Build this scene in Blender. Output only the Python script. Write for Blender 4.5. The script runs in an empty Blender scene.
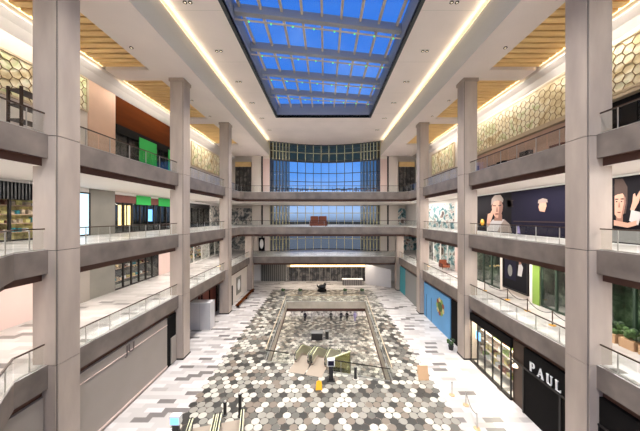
import bpy, bmesh, math, random
from mathutils import Vector, Matrix
random.seed(7)
PI = math.pi
S = bpy.context.scene
COL = S.collection
F = 256.0; CZ = 13.15; VX, VY = 325.0, 217.0
L = [0.0, 5.95, 11.55, 17.15]          # floor levels: ground, second, third, top
B1 = -5.6
SOF = CZ + 12.8                        # soffit over the columns
HI = CZ + 16.0                         # high ceiling round the skylight
XL, XR = -13.05, 12.8                  # atrium faces of the columns
FL, FR = -13.48, 13.22                 # gallery edges
WL, WR = -20.5, 19.5                   # shop fronts
CW = 1.25
CY = [12.46, 23.55, 34.6, 45.68]       # near faces of the columns
HL, HR = -11.6, 11.6                   # edges of the high ceiling

# ------------------------------------------------------------------ materials
def lin(c):
    c /= 255.0
    return c/12.92 if c <= .04045 else ((c+.055)/1.055)**2.4
def rgb(c): return (lin(c[0]), lin(c[1]), lin(c[2]), 1)
MATS = {}
class N:
    """tiny helper round a node tree"""
    def __init__(s, tree): s.t = tree
    def new(s, kind, **kw):
        n = s.t.nodes.new(kind)
        for k, v in kw.items(): setattr(n, k, v)
        return n
    def put(s, sock, v):
        if hasattr(v, 'is_output') or hasattr(v, 'links'): s.t.links.new(v, sock)
        else: sock.default_value = v
    def m(s, op, a, b=None, c=None):
        n = s.new('ShaderNodeMath', operation=op)
        for i, v in enumerate((a, b, c)):
            if v is not None: s.put(n.inputs[i], v)
        return n.outputs[0]
    def mix(s, f, a, b):
        n = s.new('ShaderNodeMix', data_type='RGBA')
        s.put(n.inputs[0], f); s.put(n.inputs[6], a); s.put(n.inputs[7], b)
        return n.outputs[2]
    def ramp(s, f, stops, const=False):
        n = s.new('ShaderNodeValToRGB'); r = n.color_ramp
        if const: r.interpolation = 'CONSTANT'
        while len(r.elements) < len(stops): r.elements.new(.5)
        for e, (p, c) in zip(r.elements, stops): e.position = p; e.color = rgb(c)
        s.put(n.inputs[0], f)
        return n.outputs[0]
def base(name):
    m = bpy.data.materials.new(name); m.use_nodes = True
    MATS[name] = m
    n = N(m.node_tree); b = m.node_tree.nodes['Principled BSDF']
    return m, n, b
def pos(n): return n.new('ShaderNodeNewGeometry').outputs['Position']
def mat(name, c, rough=.5, metal=0, var=0, scale=1.5, spec=None, stretch=None):
    m, n, b = base(name)
    b.inputs['Roughness'].default_value = rough; b.inputs['Metallic'].default_value = metal
    if spec is not None: b.inputs['Specular IOR Level'].default_value = spec
    if var:
        t = n.new('ShaderNodeTexNoise'); t.inputs['Scale'].default_value = scale; t.inputs['Detail'].default_value = 6
        p = pos(n)
        if stretch:
            v = n.new('ShaderNodeVectorMath', operation='MULTIPLY'); n.put(v.inputs[0], p); v.inputs[1].default_value = stretch; p = v.outputs[0]
        n.put(t.inputs['Vector'], p)
        f = n.m('MULTIPLY_ADD', t.outputs['Fac'], 2.2, -.6)
        lo = tuple(max(0, x*(1-var)) for x in c); hi = tuple(min(255, x*(1+var)) for x in c)
        n.put(b.inputs['Base Color'], n.mix(f, rgb(lo), rgb(hi)))
    else: b.inputs['Base Color'].default_value = rgb(c)
    return m
def emit(name, c, s):
    m, n, b = base(name)
    b.inputs['Base Color'].default_value = rgb(c); b.inputs['Emission Color'].default_value = rgb(c); b.inputs['Emission Strength'].default_value = s
    return m
def glass(name, c=(235, 245, 240), gl=.10, rough=.02):
    m = bpy.data.materials.new(name); m.use_nodes = True; MATS[name] = m
    t = m.node_tree; t.nodes.clear(); n = N(t)
    o = n.new('ShaderNodeOutputMaterial'); tr = n.new('ShaderNodeBsdfTransparent'); g = n.new('ShaderNodeBsdfGlossy'); mx = n.new('ShaderNodeMixShader')
    tr.inputs[0].default_value = rgb(c); g.inputs['Roughness'].default_value = rough
    lw = n.new('ShaderNodeLayerWeight'); lw.inputs[0].default_value = .25
    f = n.m('MULTIPLY_ADD', lw.outputs['Fresnel'], gl*1.2, gl*.2)
    n.put(mx.inputs[0], f); t.links.new(tr.outputs[0], mx.inputs[1]); t.links.new(g.outputs[0], mx.inputs[2]); t.links.new(mx.outputs[0], o.inputs[0])
    return m

def aisle_nodes(n, p):
    """pale planks laid across, with scattered dark ones"""
    sx = n.new('ShaderNodeSeparateXYZ'); n.put(sx.inputs[0], p)
    x, y = sx.outputs[0], sx.outputs[1]
    row = n.m('FLOOR', n.m('DIVIDE', y, .42))
    sh = n.m('MULTIPLY', n.m('FRACT', n.m('MULTIPLY', row, .37)), 1.2)
    cx = n.m('FLOOR', n.m('DIVIDE', n.m('ADD', x, sh), 1.2))
    cb = n.new('ShaderNodeCombineXYZ'); n.put(cb.inputs[0], cx); n.put(cb.inputs[1], row)
    w = n.new('ShaderNodeTexWhiteNoise', noise_dimensions='2D'); n.put(w.inputs['Vector'], cb.outputs[0])
    return n.ramp(w.outputs['Value'], [(0, (112, 107, 104)), (.1, (158, 153, 149)), (.17, (182, 177, 173)), (.5, (192, 187, 184)), (.78, (172, 167, 163))], True)
def mat_aisle():
    m, n, b = base('aisle')
    n.put(b.inputs['Base Color'], aisle_nodes(n, pos(n))); b.inputs['Roughness'].default_value = .32
def mat_hex(name, edges):
    m, n, b = base(name)
    p = pos(n); s = .56
    v = n.new('ShaderNodeVectorMath', operation='MULTIPLY_ADD'); n.put(v.inputs[0], p); v.inputs[1].default_value = (1/s, 1/s, 0); v.inputs[2].default_value = (200, 200*1.7320508, 0)
    r = (1, 1.7320508, 1); h = (.5, .8660254, 0)
    def cell(vec):
        a = n.new('ShaderNodeVectorMath', operation='MODULO'); n.put(a.inputs[0], vec); a.inputs[1].default_value = r
        c = n.new('ShaderNodeVectorMath', operation='SUBTRACT'); n.put(c.inputs[0], a.outputs[0]); c.inputs[1].default_value = h
        l = n.new('ShaderNodeVectorMath', operation='LENGTH'); n.put(l.inputs[0], c.outputs[0])
        return c.outputs[0], l.outputs['Value']
    a, la = cell(v.outputs[0])
    v2 = n.new('ShaderNodeVectorMath', operation='ADD'); n.put(v2.inputs[0], v.outputs[0]); v2.inputs[1].default_value = h
    c, lc = cell(v2.outputs[0])
    pick = n.m('LESS_THAN', la, lc)
    mv = n.new('ShaderNodeMix', data_type='VECTOR'); n.put(mv.inputs[0], pick); n.put(mv.inputs[4], c); n.put(mv.inputs[5], a)
    g = mv.outputs[1]
    idv = n.new('ShaderNodeVectorMath', operation='SUBTRACT'); n.put(idv.inputs[0], v.outputs[0]); n.put(idv.inputs[1], g)
    si = n.new('ShaderNodeSeparateXYZ'); n.put(si.inputs[0], idv.outputs[0])
    sg = n.new('ShaderNodeSeparateXYZ'); n.put(sg.inputs[0], g)
    ix = n.m('ROUND', n.m('MULTIPLY', si.outputs[0], 2)); iy = n.m('ROUND', n.m('DIVIDE', si.outputs[1], .8660254))
    ang = n.m('FLOOR', n.m('DIVIDE', n.m('ADD', n.m('ARCTAN2', sg.outputs[1], sg.outputs[0]), PI*2+.5236*1), PI*2/3))
    ang = n.m('MODULO', ang, 3)
    cb = n.new('ShaderNodeCombineXYZ'); n.put(cb.inputs[0], ix); n.put(cb.inputs[1], iy)
    w = n.new('ShaderNodeTexWhiteNoise', noise_dimensions='2D'); n.put(w.inputs['Vector'], cb.outputs[0])
    cb2 = n.new('ShaderNodeCombineXYZ'); n.put(cb2.inputs[0], ix); n.put(cb2.inputs[1], iy); n.put(cb2.inputs[2], ang)
    w2 = n.new('ShaderNodeTexWhiteNoise', noise_dimensions='3D'); n.put(w2.inputs['Vector'], cb2.outputs[0])
    whole = n.ramp(w.outputs['Value'], [(0, (54, 53, 50)), (.18, (92, 90, 84)), (.36, (134, 131, 122)), (.58, (174, 171, 160)), (.86, (116, 106, 95))], True)
    split = n.ramp(w2.outputs['Value'], [(0, (40, 39, 37)), (.5, (70, 67, 62)), (.66, (100, 86, 75)), (.9, (140, 134, 124))], True)
    gl = n.new('ShaderNodeVectorMath', operation='LENGTH'); n.put(gl.inputs[0], g)
    f = n.m('GREATER_THAN', gl.outputs['Value'], .478)
    col = n.mix(f, whole, split)
    if edges:
        wx = n.m('MULTIPLY', n.m('ADD', si.outputs[0], -200), s); wy = n.m('MULTIPLY', n.m('ADD', si.outputs[1], -200*1.7320508), s)
        al = n.m('MAXIMUM', n.m('LESS_THAN', wx, -9.5), n.m('GREATER_THAN', wx, 8.6))
        al = n.m('MAXIMUM', al, n.m('GREATER_THAN', wy, 46.5))
        col = n.mix(al, col, aisle_nodes(n, p))
    n.put(b.inputs['Base Color'], col); b.inputs['Roughness'].default_value = .35

mat_aisle(); mat_hex('ground_tile', True); mat_hex('basement_tile', False)
mat('fascia', (113, 103, 96), .42, 0, .16, .8)
mat('edge_stone', (178, 168, 152), .45, 0, .08, .8)
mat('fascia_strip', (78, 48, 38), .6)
mat('soffit', (232, 226, 220), .7)
mat('bulkhead', (196, 191, 188), .8)
mat('ceiling', (238, 228, 223), .75, 0, .02, .3)
mat('cove_face', (206, 202, 194), .75)
mat('column_stone', (166, 152, 141), .38, 0, .07, 1.2, None, (1, 1, .25))
mat('column_core', (52, 47, 44), .5)
mat('wall_cream', (214, 204, 194), .7)
mat('wall_white', (226, 222, 218), .7)
mat('wall_pink', (206, 182, 174), .7)
mat('pier_tan', (206, 170, 146), .6, 0, .03, .7)
mat('pier_grey', (122, 118, 110), .5, 0, .05, .7)
mat('brown_wood', (78, 36, 10), .9, 0, .1, 1.0, .05, (1, .25, 3))
mat('dark_shop', (22, 20, 19), .85, spec=.1)
mat('dark_frame', (34, 30, 28), .4, .3)
mat('bronze', (74, 58, 48), .35, .6)
mat('steel', (190, 188, 184), .3, .9)
mat('green_banner', (30, 165, 70), .7)
mat('red_brown', (104, 52, 40), .6)
mat('slat', (248, 206, 144), .6, 0, .08, 2, None, (.3, 3, 1))
mat('slat_back', (186, 138, 80), .8)
mat('gold_line', (146, 120, 84), .4, .5)
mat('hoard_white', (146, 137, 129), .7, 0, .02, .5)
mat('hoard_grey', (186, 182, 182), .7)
mat('hoard_blue', (92, 150, 196), .6, 0, .04, .4)
mat('hoard_teal', (46, 134, 146), .6)
mat('hoard_slate', (128, 128, 126), .6)
mat('white_plastic', (230, 230, 228), .4)
mat('black_plastic', (28, 27, 28), .4)
mat('yellow', (226, 164, 20), .5)
mat('kraft', (196, 160, 122), .8)
mat('terracotta', (146, 78, 50), .7)
mat('leaf', (64, 92, 44), .7)
mat('leaf_dark', (42, 62, 38), .7)
mat('skin_tone', (196, 152, 132), .6)
mat('skin_shade', (140, 100, 86), .6)
mat('hair', (64, 46, 40), .7)
mat('hair_light', (150, 136, 128), .7)
mat('shirt', (190, 186, 186), .7)
mat('navy', (30, 28, 46), .7, spec=.1)
mat('ink', (24, 22, 27), .7, spec=.1)
mat('purple_print', (150, 140, 190), .6)
mat('floor_plate', (158, 145, 130), .4, .2)
mat('escalator_panel', (150, 148, 122), .3)
mat('step', (120, 116, 110), .4, .6)
mat('tread_yellow', (216, 216, 178), .5)
mat('beam_grey', (158, 160, 166), .5)
mat('mullion_tan', (206, 186, 160), .5)
mat('rim_dark', (56, 62, 66), .5)
mat('facade_dark', (58, 62, 66), .4, .3)
mat('mullion_olive', (186, 176, 136), .4, .2)
mat('logo', (96, 84, 80), .6)
mat('goods_warm', (206, 172, 112), .6, 0, .4, 3)
mat('goods_mixed', (170, 150, 130), .6, 0, .5, 2.5)
mat('rail_tan', (196, 178, 150), .4, .3)
mat('green_frame', (130, 160, 70), .5)
mat('dark_green', (44, 60, 48), .4)
glass('glass_clear', (250, 252, 251)); glass('glass_green', (238, 246, 236), .12); glass('glass_escalator', (228, 230, 200), .2)
glass('glass_sky', (248, 250, 255), .04, .3); glass('glass_band', (104, 92, 66), .10); glass('glass_side', (176, 168, 160), .10)
emit('led_warm', (255, 230, 182), 2.4); emit('led_white', (255, 242, 226), 6.0); emit('screen', (120, 190, 250), 1.3)
emit('lamp', (255, 236, 208), 1.2); emit('green_led', (90, 220, 120), 1.6); emit('warm_band', (255, 212, 140), 4.0)
emit('shelf_light', (255, 226, 160), 1.6); emit('screen_pale', (190, 220, 240), 1.0)

def print_mat(name, stops, scale, detail=5, dist=.5):
    m, n, b = base(name)
    t = n.new('ShaderNodeTexNoise'); t.inputs['Scale'].default_value = scale; t.inputs['Detail'].default_value = detail; t.inputs['Distortion'].default_value = dist
    n.put(t.inputs['Vector'], pos(n)); n.put(b.inputs['Base Color'], n.ramp(t.outputs['Fac'], stops)); b.inputs['Roughness'].default_value = .5
print_mat('floral_teal', [(.3, (34, 52, 58)), (.44, (96, 142, 148)), (.54, (226, 222, 216)), (.62, (120, 92, 84)), (.72, (52, 58, 64))], 1.1)
print_mat('floral_grey', [(.3, (46, 50, 56)), (.46, (120, 124, 124)), (.56, (222, 214, 204)), (.68, (90, 84, 84))], 1.2)
print_mat('gold_art', [(.3, (176, 150, 108)), (.42, (222, 206, 164)), (.52, (244, 238, 214)), (.6, (196, 202, 150)), (.7, (232, 220, 184))], .55, 6, 1.2)
print_mat('store_glow', [(.3, (60, 50, 44)), (.45, (176, 150, 120)), (.55, (226, 216, 200)), (.68, (150, 96, 70)), (.8, (60, 110, 160))], 1.6)
print_mat('store_white', [(.34, (60, 56, 58)), (.46, (180, 174, 170)), (.55, (232, 228, 224)), (.7, (200, 190, 184))], 1.3)
print_mat('store_dark', [(.3, (26, 26, 28)), (.5, (62, 60, 60)), (.62, (110, 104, 98)), (.74, (44, 52, 60))], 1.1)
print_mat('store_green', [(.3, (30, 36, 32)), (.5, (58, 74, 60)), (.62, (118, 130, 112)), (.74, (50, 62, 54))], .9)

# ------------------------------------------------------------------ mesh helpers
class MB:
    def __init__(s): s.bm = bmesh.new(); s.mats = []
    def mi(s, m):
        if m not in s.mats: s.mats.append(m)
        return s.mats.index(m)
    def face(s, pts, m):
        f = s.bm.faces.new([s.bm.verts.new(p) for p in pts]); f.material_index = s.mi(m); return f
    def hexa(s, c, m):
        """box from its 8 corners, bottom loop then top loop"""
        v = [s.bm.verts.new(p) for p in c]; k = s.mi(m)
        for q in ((3, 2, 1, 0), (4, 5, 6, 7), (0, 1, 5, 4), (1, 2, 6, 5), (2, 3, 7, 6), (3, 0, 4, 7)):
            f = s.bm.faces.new([v[i] for i in q]); f.material_index = k
        return s
    def box(s, x0, x1, y0, y1, z0, z1, m):
        x0, x1 = sorted((x0, x1)); y0, y1 = sorted((y0, y1)); z0, z1 = sorted((z0, z1))
        return s.hexa([(x0, y0, z0), (x1, y0, z0), (x1, y1, z0), (x0, y1, z0), (x0, y0, z1), (x1, y0, z1), (x1, y1, z1), (x0, y1, z1)], m)
    def bar(s, a, b, w, h, m, up=(0, 0, 1)):
        a, b, up = Vector(a), Vector(b), Vector(up); d = (b-a).normalized()
        if abs(d.dot(up)) > .98: up = Vector((0, 1, 0))
        r = d.cross(up).normalized(); u = r.cross(d).normalized()
        q = [(-r*w-u*h)/2, (r*w-u*h)/2, (r*w+u*h)/2, (-r*w+u*h)/2]
        return s.hexa([a+k for k in q]+[b+k for k in q], m)
    def prism(s, poly, z0, z1, mtop, mside, mbot):
        n = len(poly); lo = [s.bm.verts.new((x, y, z0)) for x, y in poly]; hi = [s.bm.verts.new((x, y, z1)) for x, y in poly]
        for vs, m in ((hi, mtop), (lo[::-1], mbot)):
            f = s.bm.faces.new(vs); f.material_index = s.mi(m)
        for i in range(n):
            j = (i+1) % n
            f = s.bm.faces.new([lo[i], lo[j], hi[j], hi[i]]); f.material_index = s.mi(mside)
        return s
    def tube(s, pts, r, m, seg=8):
        pts = [Vector(p) for p in pts]; rings = []; k = s.mi(m)
        rr = r if isinstance(r, (list, tuple)) else [r]*len(pts)
        for i, p in enumerate(pts):
            d = (pts[min(i+1, len(pts)-1)]-pts[max(i-1, 0)]).normalized()
            u = Vector((0, 0, 1)) if abs(d.z) < .95 else Vector((0, 1, 0))
            a = d.cross(u).normalized(); b = a.cross(d)
            rings.append([s.bm.verts.new(p+(a*math.cos(t*2*PI/seg)+b*math.sin(t*2*PI/seg))*rr[i]) for t in range(seg)])
        for A, B in zip(rings, rings[1:]):
            for t in range(seg):
                f = s.bm.faces.new([A[t], A[(t+1) % seg], B[(t+1) % seg], B[t]]); f.material_index = k
        for R in (rings[0][::-1], rings[-1]):
            f = s.bm.faces.new(R); f.material_index = k
        return s
    def lathe(s, c, prof, m, seg=14):
        c = Vector(c); k = s.mi(m)
        rings = [[s.bm.verts.new(c+Vector((r*math.cos(t*2*PI/seg), r*math.sin(t*2*PI/seg), z))) for t in range(seg)] for r, z in prof]
        for A, B in zip(rings, rings[1:]):
            for t in range(seg):
                f = s.bm.faces.new([A[t], A[(t+1) % seg], B[(t+1) % seg], B[t]]); f.material_index = k
        for R in (rings[0][::-1], rings[-1]):
            f = s.bm.faces.new(R); f.material_index = k
        return s
    def ball(s, c, r, m, sc=(1, 1, 1), sub=2):
        k = s.mi(m)
        o = bmesh.ops.create_icosphere(s.bm, subdivisions=sub, radius=r, matrix=Matrix.Translation(c) @ Matrix.Diagonal((*sc, 1)))
        for v in o['verts']:
            for f in v.link_faces: f.material_index = k
        return s
    def build(s, name, parent=None, smooth=False, bevel=0):
        bmesh.ops.recalc_face_normals(s.bm, faces=s.bm.faces[:])
        off = Vector((0, 0, 0)); p = parent
        while p is not None: off += p.location; p = p.parent
        if parent is not None: bmesh.ops.translate(s.bm, vec=-off, verts=s.bm.verts[:])
        me = bpy.data.meshes.new(name); s.bm.to_mesh(me); s.bm.free()
        for m in s.mats: me.materials.append(MATS[m])
        if smooth:
            for f in me.polygons: f.use_smooth = True
        o = bpy.data.objects.new(name, me); COL.objects.link(o); o.parent = parent
        if bevel:
            b = o.modifiers.new('bevel', 'BEVEL'); b.width = bevel; b.segments = 2; b.limit_method = 'ANGLE'
        return o
LABELS = set()
def tag(o, label, cat, group=None):
    if label in LABELS: print('DUPLICATE LABEL', label)
    LABELS.add(label)
    o['label'] = label; o['category'] = cat
    if group: o['group'] = group
    return o
def thing(name, label, cat, loc=(0, 0, 0), group=None):
    o = bpy.data.objects.new(name, None); COL.objects.link(o); o.location = loc; o.empty_display_size = .2
    return tag(o, label, cat, group)
def struct(mb, name, **k):
    o = mb.build(name, **k); o['kind'] = 'structure'; return o
def dup(root, loc, label, group=None):
    r = root.copy(); COL.objects.link(r); r.location = loc
    tag(r, label, root['category'], group or root.get('group'))
    for ch in list(root.children):
        c = ch.copy(); COL.objects.link(c); c.parent = r
        for g in ch.children:
            d = g.copy(); COL.objects.link(d); d.parent = c
    return r
def text(body, size, loc, cols, m, parent, name='lettering', ext=.02, sx=1, spacing=1):
    cu = bpy.data.curves.new(name, 'FONT'); cu.body = body; cu.size = size; cu.extrude = ext; cu.align_x = 'CENTER'; cu.align_y = 'CENTER'; cu.space_character = spacing
    cu.materials.append(MATS[m]); o = bpy.data.objects.new(name, cu); COL.objects.link(o); o.parent = parent
    x, y, z = (Vector(c) for c in cols)
    M = Matrix((x*sx, y, z)).transposed().to_4x4()
    off = Vector((0, 0, 0)); p = parent
    while p is not None: off += p.location; p = p.parent
    M.translation = Vector(loc)-off
    o.matrix_local = M
    bpy.context.view_layer.update()
    me = bpy.data.meshes.new_from_object(o.evaluated_get(bpy.context.evaluated_depsgraph_get())); bpy.data.objects.remove(o)
    o = bpy.data.objects.new(name, me); COL.objects.link(o); o.parent = parent; o.matrix_local = M
    return o
FACE_IN = {'left': ((0, 1, 0), (0, 0, 1), (1, 0, 0)), 'right': ((0, -1, 0), (0, 0, 1), (-1, 0, 0))}
def P(px, py, d): return ((px-VX)*d/F, d, CZ+(VY-py)*d/F)

# ------------------------------------------------------------------ lights
def area(name, loc, sx, sy, power, rot=(0, 0, 0), col=(1, .9, .78)):
    l = bpy.data.lights.new(name, 'AREA'); l.shape = 'RECTANGLE'; l.size = sx; l.size_y = sy; l.energy = power; l.color = col
    o = bpy.data.objects.new(name, l); COL.objects.link(o); o.location = loc; o.rotation_euler = rot
    return o
def spot(name, loc, power, ang=150, rot=(0, 0, 0), col=(1, .9, .78), r=.25):
    l = bpy.data.lights.new(name, 'SPOT'); l.energy = power; l.spot_size = math.radians(ang); l.spot_blend = 1.0; l.color = col; l.shadow_soft_size = r
    o = bpy.data.objects.new(name, l); COL.objects.link(o); o.location = loc; o.rotation_euler = rot
    return o

# ------------------------------------------------------------------ ground floor, opening, basement
YN, YF = -6.0, 58.0
VO = [(-5.3, 23.5), (5.25, 20.6), (6.2, 39.6), (-5.9, 39.6)]      # the opening: near left, near right, far right, far left
b = MB()
out = [(-24, YN), (24, YN), (24, YF), (-24, YF)]
for i in range(4):
    j = (i+1) % 4
    a0, a1, i0, i1 = out[i], out[j], VO[i], VO[j]
    for z, m, rev in ((0, 'ground_tile', False), (-1.45, 'soffit', True)):
        q = [(a0[0], a0[1], z), (a1[0], a1[1], z), (i1[0], i1[1], z), (i0[0], i0[1], z)]
        b.face(q[::-1] if rev else q, m)
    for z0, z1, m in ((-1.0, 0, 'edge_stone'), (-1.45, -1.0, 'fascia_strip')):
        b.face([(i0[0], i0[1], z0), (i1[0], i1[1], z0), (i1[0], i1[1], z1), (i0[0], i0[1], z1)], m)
        b.face([(a0[0], a0[1], z0), (a1[0], a1[1], z0), (a1[0], a1[1], z1), (a0[0], a0[1], z1)], 'fascia')
struct(b, 'floor')
b = MB(); b.box(-24, 24, 10, YF, B1-.3, B1, 'basement_tile'); struct(b, 'floor_basement')
b = MB(); b.box(-24, 24, 48.5, 48.9, B1, -1.46, 'wall_white'); struct(b, 'wall_basement')
for y in (22, 30, 38, 45):
    for x in (-9, 9): area('basement_strip_light', (x, y, -1.55), 1.2, 5, 420)
area('basement_strip_light', (0, 46.5, -1.6), 12, 1, 300, col=(1, .95, .92))

# ------------------------------------------------------------------ galleries
def inset(poly, k):
    """moves every corner of an anticlockwise outline inwards by k"""
    n = len(poly); res = []
    for i in range(n):
        p0, p1, p2 = (Vector(poly[(i+j) % n]) for j in (-1, 0, 1))
        d0, d1 = (p1-p0).normalized(), (p2-p1).normalized()
        n0, n1 = Vector((-d0.y, d0.x)), Vector((-d1.y, d1.x))
        res.append(tuple(p1+(n0+n1)*k/(1+n0.dot(n1))))
    return res
def deck(poly, z, name):
    b = MB()
    b.prism(poly, z-1.15, z, 'aisle', 'fascia', 'fascia_strip')
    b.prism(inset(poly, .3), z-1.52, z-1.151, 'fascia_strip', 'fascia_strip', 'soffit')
    return struct(b, name)
for lv in (1, 2, 3):
    z = L[lv]; ye = 46.1 if lv == 1 else 40.4; yb = 46.5 if lv == 1 else 41.0
    near = [(-11.2, YN), (-11.2, 8.2), (FL, 11.1)] if lv < 3 else [(FL, YN)]
    deck([(-22.5, YN)]+near+[(FL, ye), (-22.5, ye)], z, 'floor_left')
    deck([(FR, YN), (22.5, YN), (22.5, ye), (FR, ye)], z, 'floor_right')
    deck([(-22.5, ye), (FL, ye), (FL+.5, yb), (FR-.5, yb), (FR, ye), (22.5, ye), (22.5, YF), (-22.5, YF)], z, 'floor_back')

# columns: stone facings round a dark core, jointed at every floor
def column(x0, x1, y0, top, bot=0.0):
    b = MB(); y1 = y0+CW; g = .07
    b.box(x0+.05, x1-.05, y0+.05, y1-.05, bot, top, 'column_core')
    zs = [bot]+[z for z in (L[1]-.02, L[2]-.02, L[3]-.02) if z < top]+[top-.05]
    for z0, z1 in zip(zs, zs[1:]):
        z1 -= .035
        b.box(x0+g, x1-g, y0, y0+.06, z0, z1, 'column_stone'); b.box(x0+g, x1-g, y1-.06, y1, z0, z1, 'column_stone')
        b.box(x0, x0+.06, y0+g, y1-g, z0, z1, 'column_stone'); b.box(x1-.06, x1, y0+g, y1-g, z0, z1, 'column_stone')
    b.box(x0-.06, x1+.06, y0-.06, y1+.06, top-.3, top, 'column_stone')
    b.box(x0-.02, x1+.02, y0-.02, y1+.02, bot, bot+.15, 'column_core')
    return struct(b, 'column')
for i, y in enumerate(CY):
    top = SOF if i < 3 else L[2]-1.5
    column(XL-CW, XL, y, top); column(XR, XR+CW, y, top)

# ------------------------------------------------------------------ ceilings
b = MB()
SKX0, SKX1, SKY0, SKY1 = -7.6, 7.1, -4.0, 41.0
arc = [(HL, 54.0)]+[(HL+(HR-HL)*t/12, 54.0+3.0*math.sin(PI*t/12)) for t in range(1, 12)]+[(HR, 54.0)]
for x0, x1, y0, y1 in ((HL-.5, SKX0, YN, 54), (SKX1, HR+.5, YN, 54), (SKX0, SKX1, YN, SKY0), (SKX0, SKX1, SKY1, 54)):
    b.box(x0, x1, y0, y1, HI, HI+.3, 'ceiling')
b.prism(arc, HI, HI+.3, 'ceiling', 'ceiling', 'ceiling')
for k in range(1, 9):                                     # thin joints between the ceiling boards
    y = k*6.6
    for x0, x1 in ((HL, SKX0-.05), (SKX1+.05, HR)): b.box(x0, x1, y, y+.03, HI-.004, HI+.01, 'cove_face')
struct(b, 'ceiling')
def cove(side):
    b = MB(); s = -1 if side == 'left' else 1; x = HL if s < 0 else HR
    n = 6                                                 # curved drop from the soffit up to the cove slot
    prof = [(x, SOF-.0), (x-s*.02, SOF+.6), (x+s*.0, SOF+1.5), (x+s*.12, SOF+2.3), (x+s*.3, SOF+2.85)]
    for (xa, za), (xb, zb) in zip(prof, prof[1:]):
        b.face([(xa, YN, za), (xa, 54, za), (xb, 54, zb), (xb, YN, zb)], 'cove_face')
    b.box(x+s*.3, x+s*.5, YN, 54, SOF+2.55, SOF+2.85, 'cove_face')
    struct(b, 'ceiling_cove')
    b = MB(); b.box(x+s*.34, x+s*.5, YN, 54, SOF+2.86, SOF+2.95, 'led_warm'); o = struct(b, 'ceiling_cove_light')
    b = MB(); b.box(x+s*.5, x+s*.55, YN, 54, SOF+2.55, HI+.3, 'cove_face'); struct(b, 'trim_cove')
    # soffit: a strip along the edge, cross beams, the bulkhead along the shops
    xi, xo = (-15.3, -19.1) if s < 0 else (14.3, 18.4); w = WL if s < 0 else WR
    b = MB()
    b.box(x, xi, YN, 54, SOF, SOF+.9, 'ceiling')
    beams = [(YN, -1.2), (11.0, 12.8), (22.3, 24.0), (33.4, 35.2), (45.2, 54.0)]
    for y0, y1 in beams: b.box(xi, xo, y0, y1, SOF, SOF+.9, 'ceiling')
    b.box(xi, w+s*1.5, YN, 57.5, SOF+.9, SOF+1.1, 'ceiling')
    prof = [(xo+s*.35, SOF+.3), (xo+s*.35, SOF-.05), (xo+s*.9, SOF-.35), (w+s*.1, SOF-.9), (w+s*1.5, SOF-.9), (w+s*1.5, SOF+.3)]
    for p, q in zip(prof, prof[1:]+prof[:1]): b.face([(p[0], YN, p[1]), (p[0], 57, p[1]), (q[0], 57, q[1]), (q[0], YN, q[1])], 'bulkhead')
    struct(b, 'ceiling_'+side)
    for (_, y0), (y1, _) in zip(beams, beams[1:]):        # timber slats over every bay
        b = MB(); b.box(xi, xo+s*.3, y0, y1, SOF+.55, SOF+.6, 'slat_back')
        k = y0+.15
        while k+.4 < y1:
            b.box(xi, xo, k, k+.44, SOF+.16, SOF+.42, 'slat'); k += .62
        struct(b, 'ceiling_slats')
        b = MB(); b.box(xo+s*.12, xo+s*.32, y0, y1, SOF+.32, SOF+.38, 'led_warm'); struct(b, 'ceiling_slat_light')
cove('left'); cove('right')

# ------------------------------------------------------------------ skylight
HB, HG = CZ+17.0, CZ+17.75
b = MB()
for (x0, x1, y0, y1) in ((SKX0-.3, SKX0, SKY0, SKY1), (SKX1, SKX1+.3, SKY0, SKY1), (SKX0-.3, SKX1+.3, SKY1, SKY1+.3), (SKX0-.3, SKX1+.3, SKY0-.3, SKY0)):
    b.box(x0, x1, y0, y1, HI-.02, HI+.35, 'rim_dark'); b.box(x0, x1, y0, y1, HI+.35, HG+.4, 'beam_grey')
sky = struct(b, 'window_1')
tilt = .16
for k in range(-5, 5):
    yc = 22.6+4.66*k+.15; y0, y1 = yc+tilt*SKX0, yc+tilt*SKX1
    if y0 < SKY0 or y1 > SKY1: continue
    b = MB(); b.bar((SKX0, y0, (HB+HG)/2+.1), (SKX1, y1, (HB+HG)/2+.15), .5, HG-HB-.05, 'beam_grey')
    b.bar((SKX0, y0+.1, HB-.28), (SKX1, y1+.1, HB-.28), .1, .1, 'mullion_tan')
    for q in range(8):
        t = (q+.6)/8; b.ball((SKX0+(SKX1-SKX0)*t, y0+.1+(y1-y0)*t, HB-.36), .08, 'green_led', sub=1)
    b.build('beam', sky)
for k in range(9):
    x = SKX0+.45+k*1.72
    b = MB(); b.box(x-.1, x+.1, SKY0, SKY1, HG-.22, HG+.08, 'mullion_tan'); b.build('mullion', sky)
b = MB(); b.box(SKX0, SKX1, SKY0, SKY1, HG+.1, HG+.14, 'glass_sky'); b.build('glass', sky)

# ------------------------------------------------------------------ curtain wall at the far end
cw = MB(); cw.prism([(x, y-.12) for x, y in arc]+[(x, y+.12) for x, y in arc[::-1]], L[1], L[1]+.25, 'facade_dark', 'facade_dark', 'facade_dark')
cw.prism([(x, y-.12) for x, y in arc]+[(x, y+.12) for x, y in arc[::-1]], HI-.3, HI, 'facade_dark', 'facade_dark', 'facade_dark')
win = struct(cw, 'window_2')
def arcp(t):
    i = min(int(t*12), 11); f = t*12-i
    return (arc[i][0]*(1-f)+arc[i+1][0]*f, arc[i][1]*(1-f)+arc[i+1][1]*f)
zt = HI-4.0
def sheet(t0, t1, z0, z1, m, name):
    b = MB(); n = max(1, round((t1-t0)*12))
    for i in range(n):
        p, q = arcp(t0+(t1-t0)*i/n), arcp(t0+(t1-t0)*(i+1)/n)
        b.face([(p[0], p[1], z0), (q[0], q[1], z0), (q[0], q[1], z1), (p[0], p[1], z1)], m)
    b.build(name, win)
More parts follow.
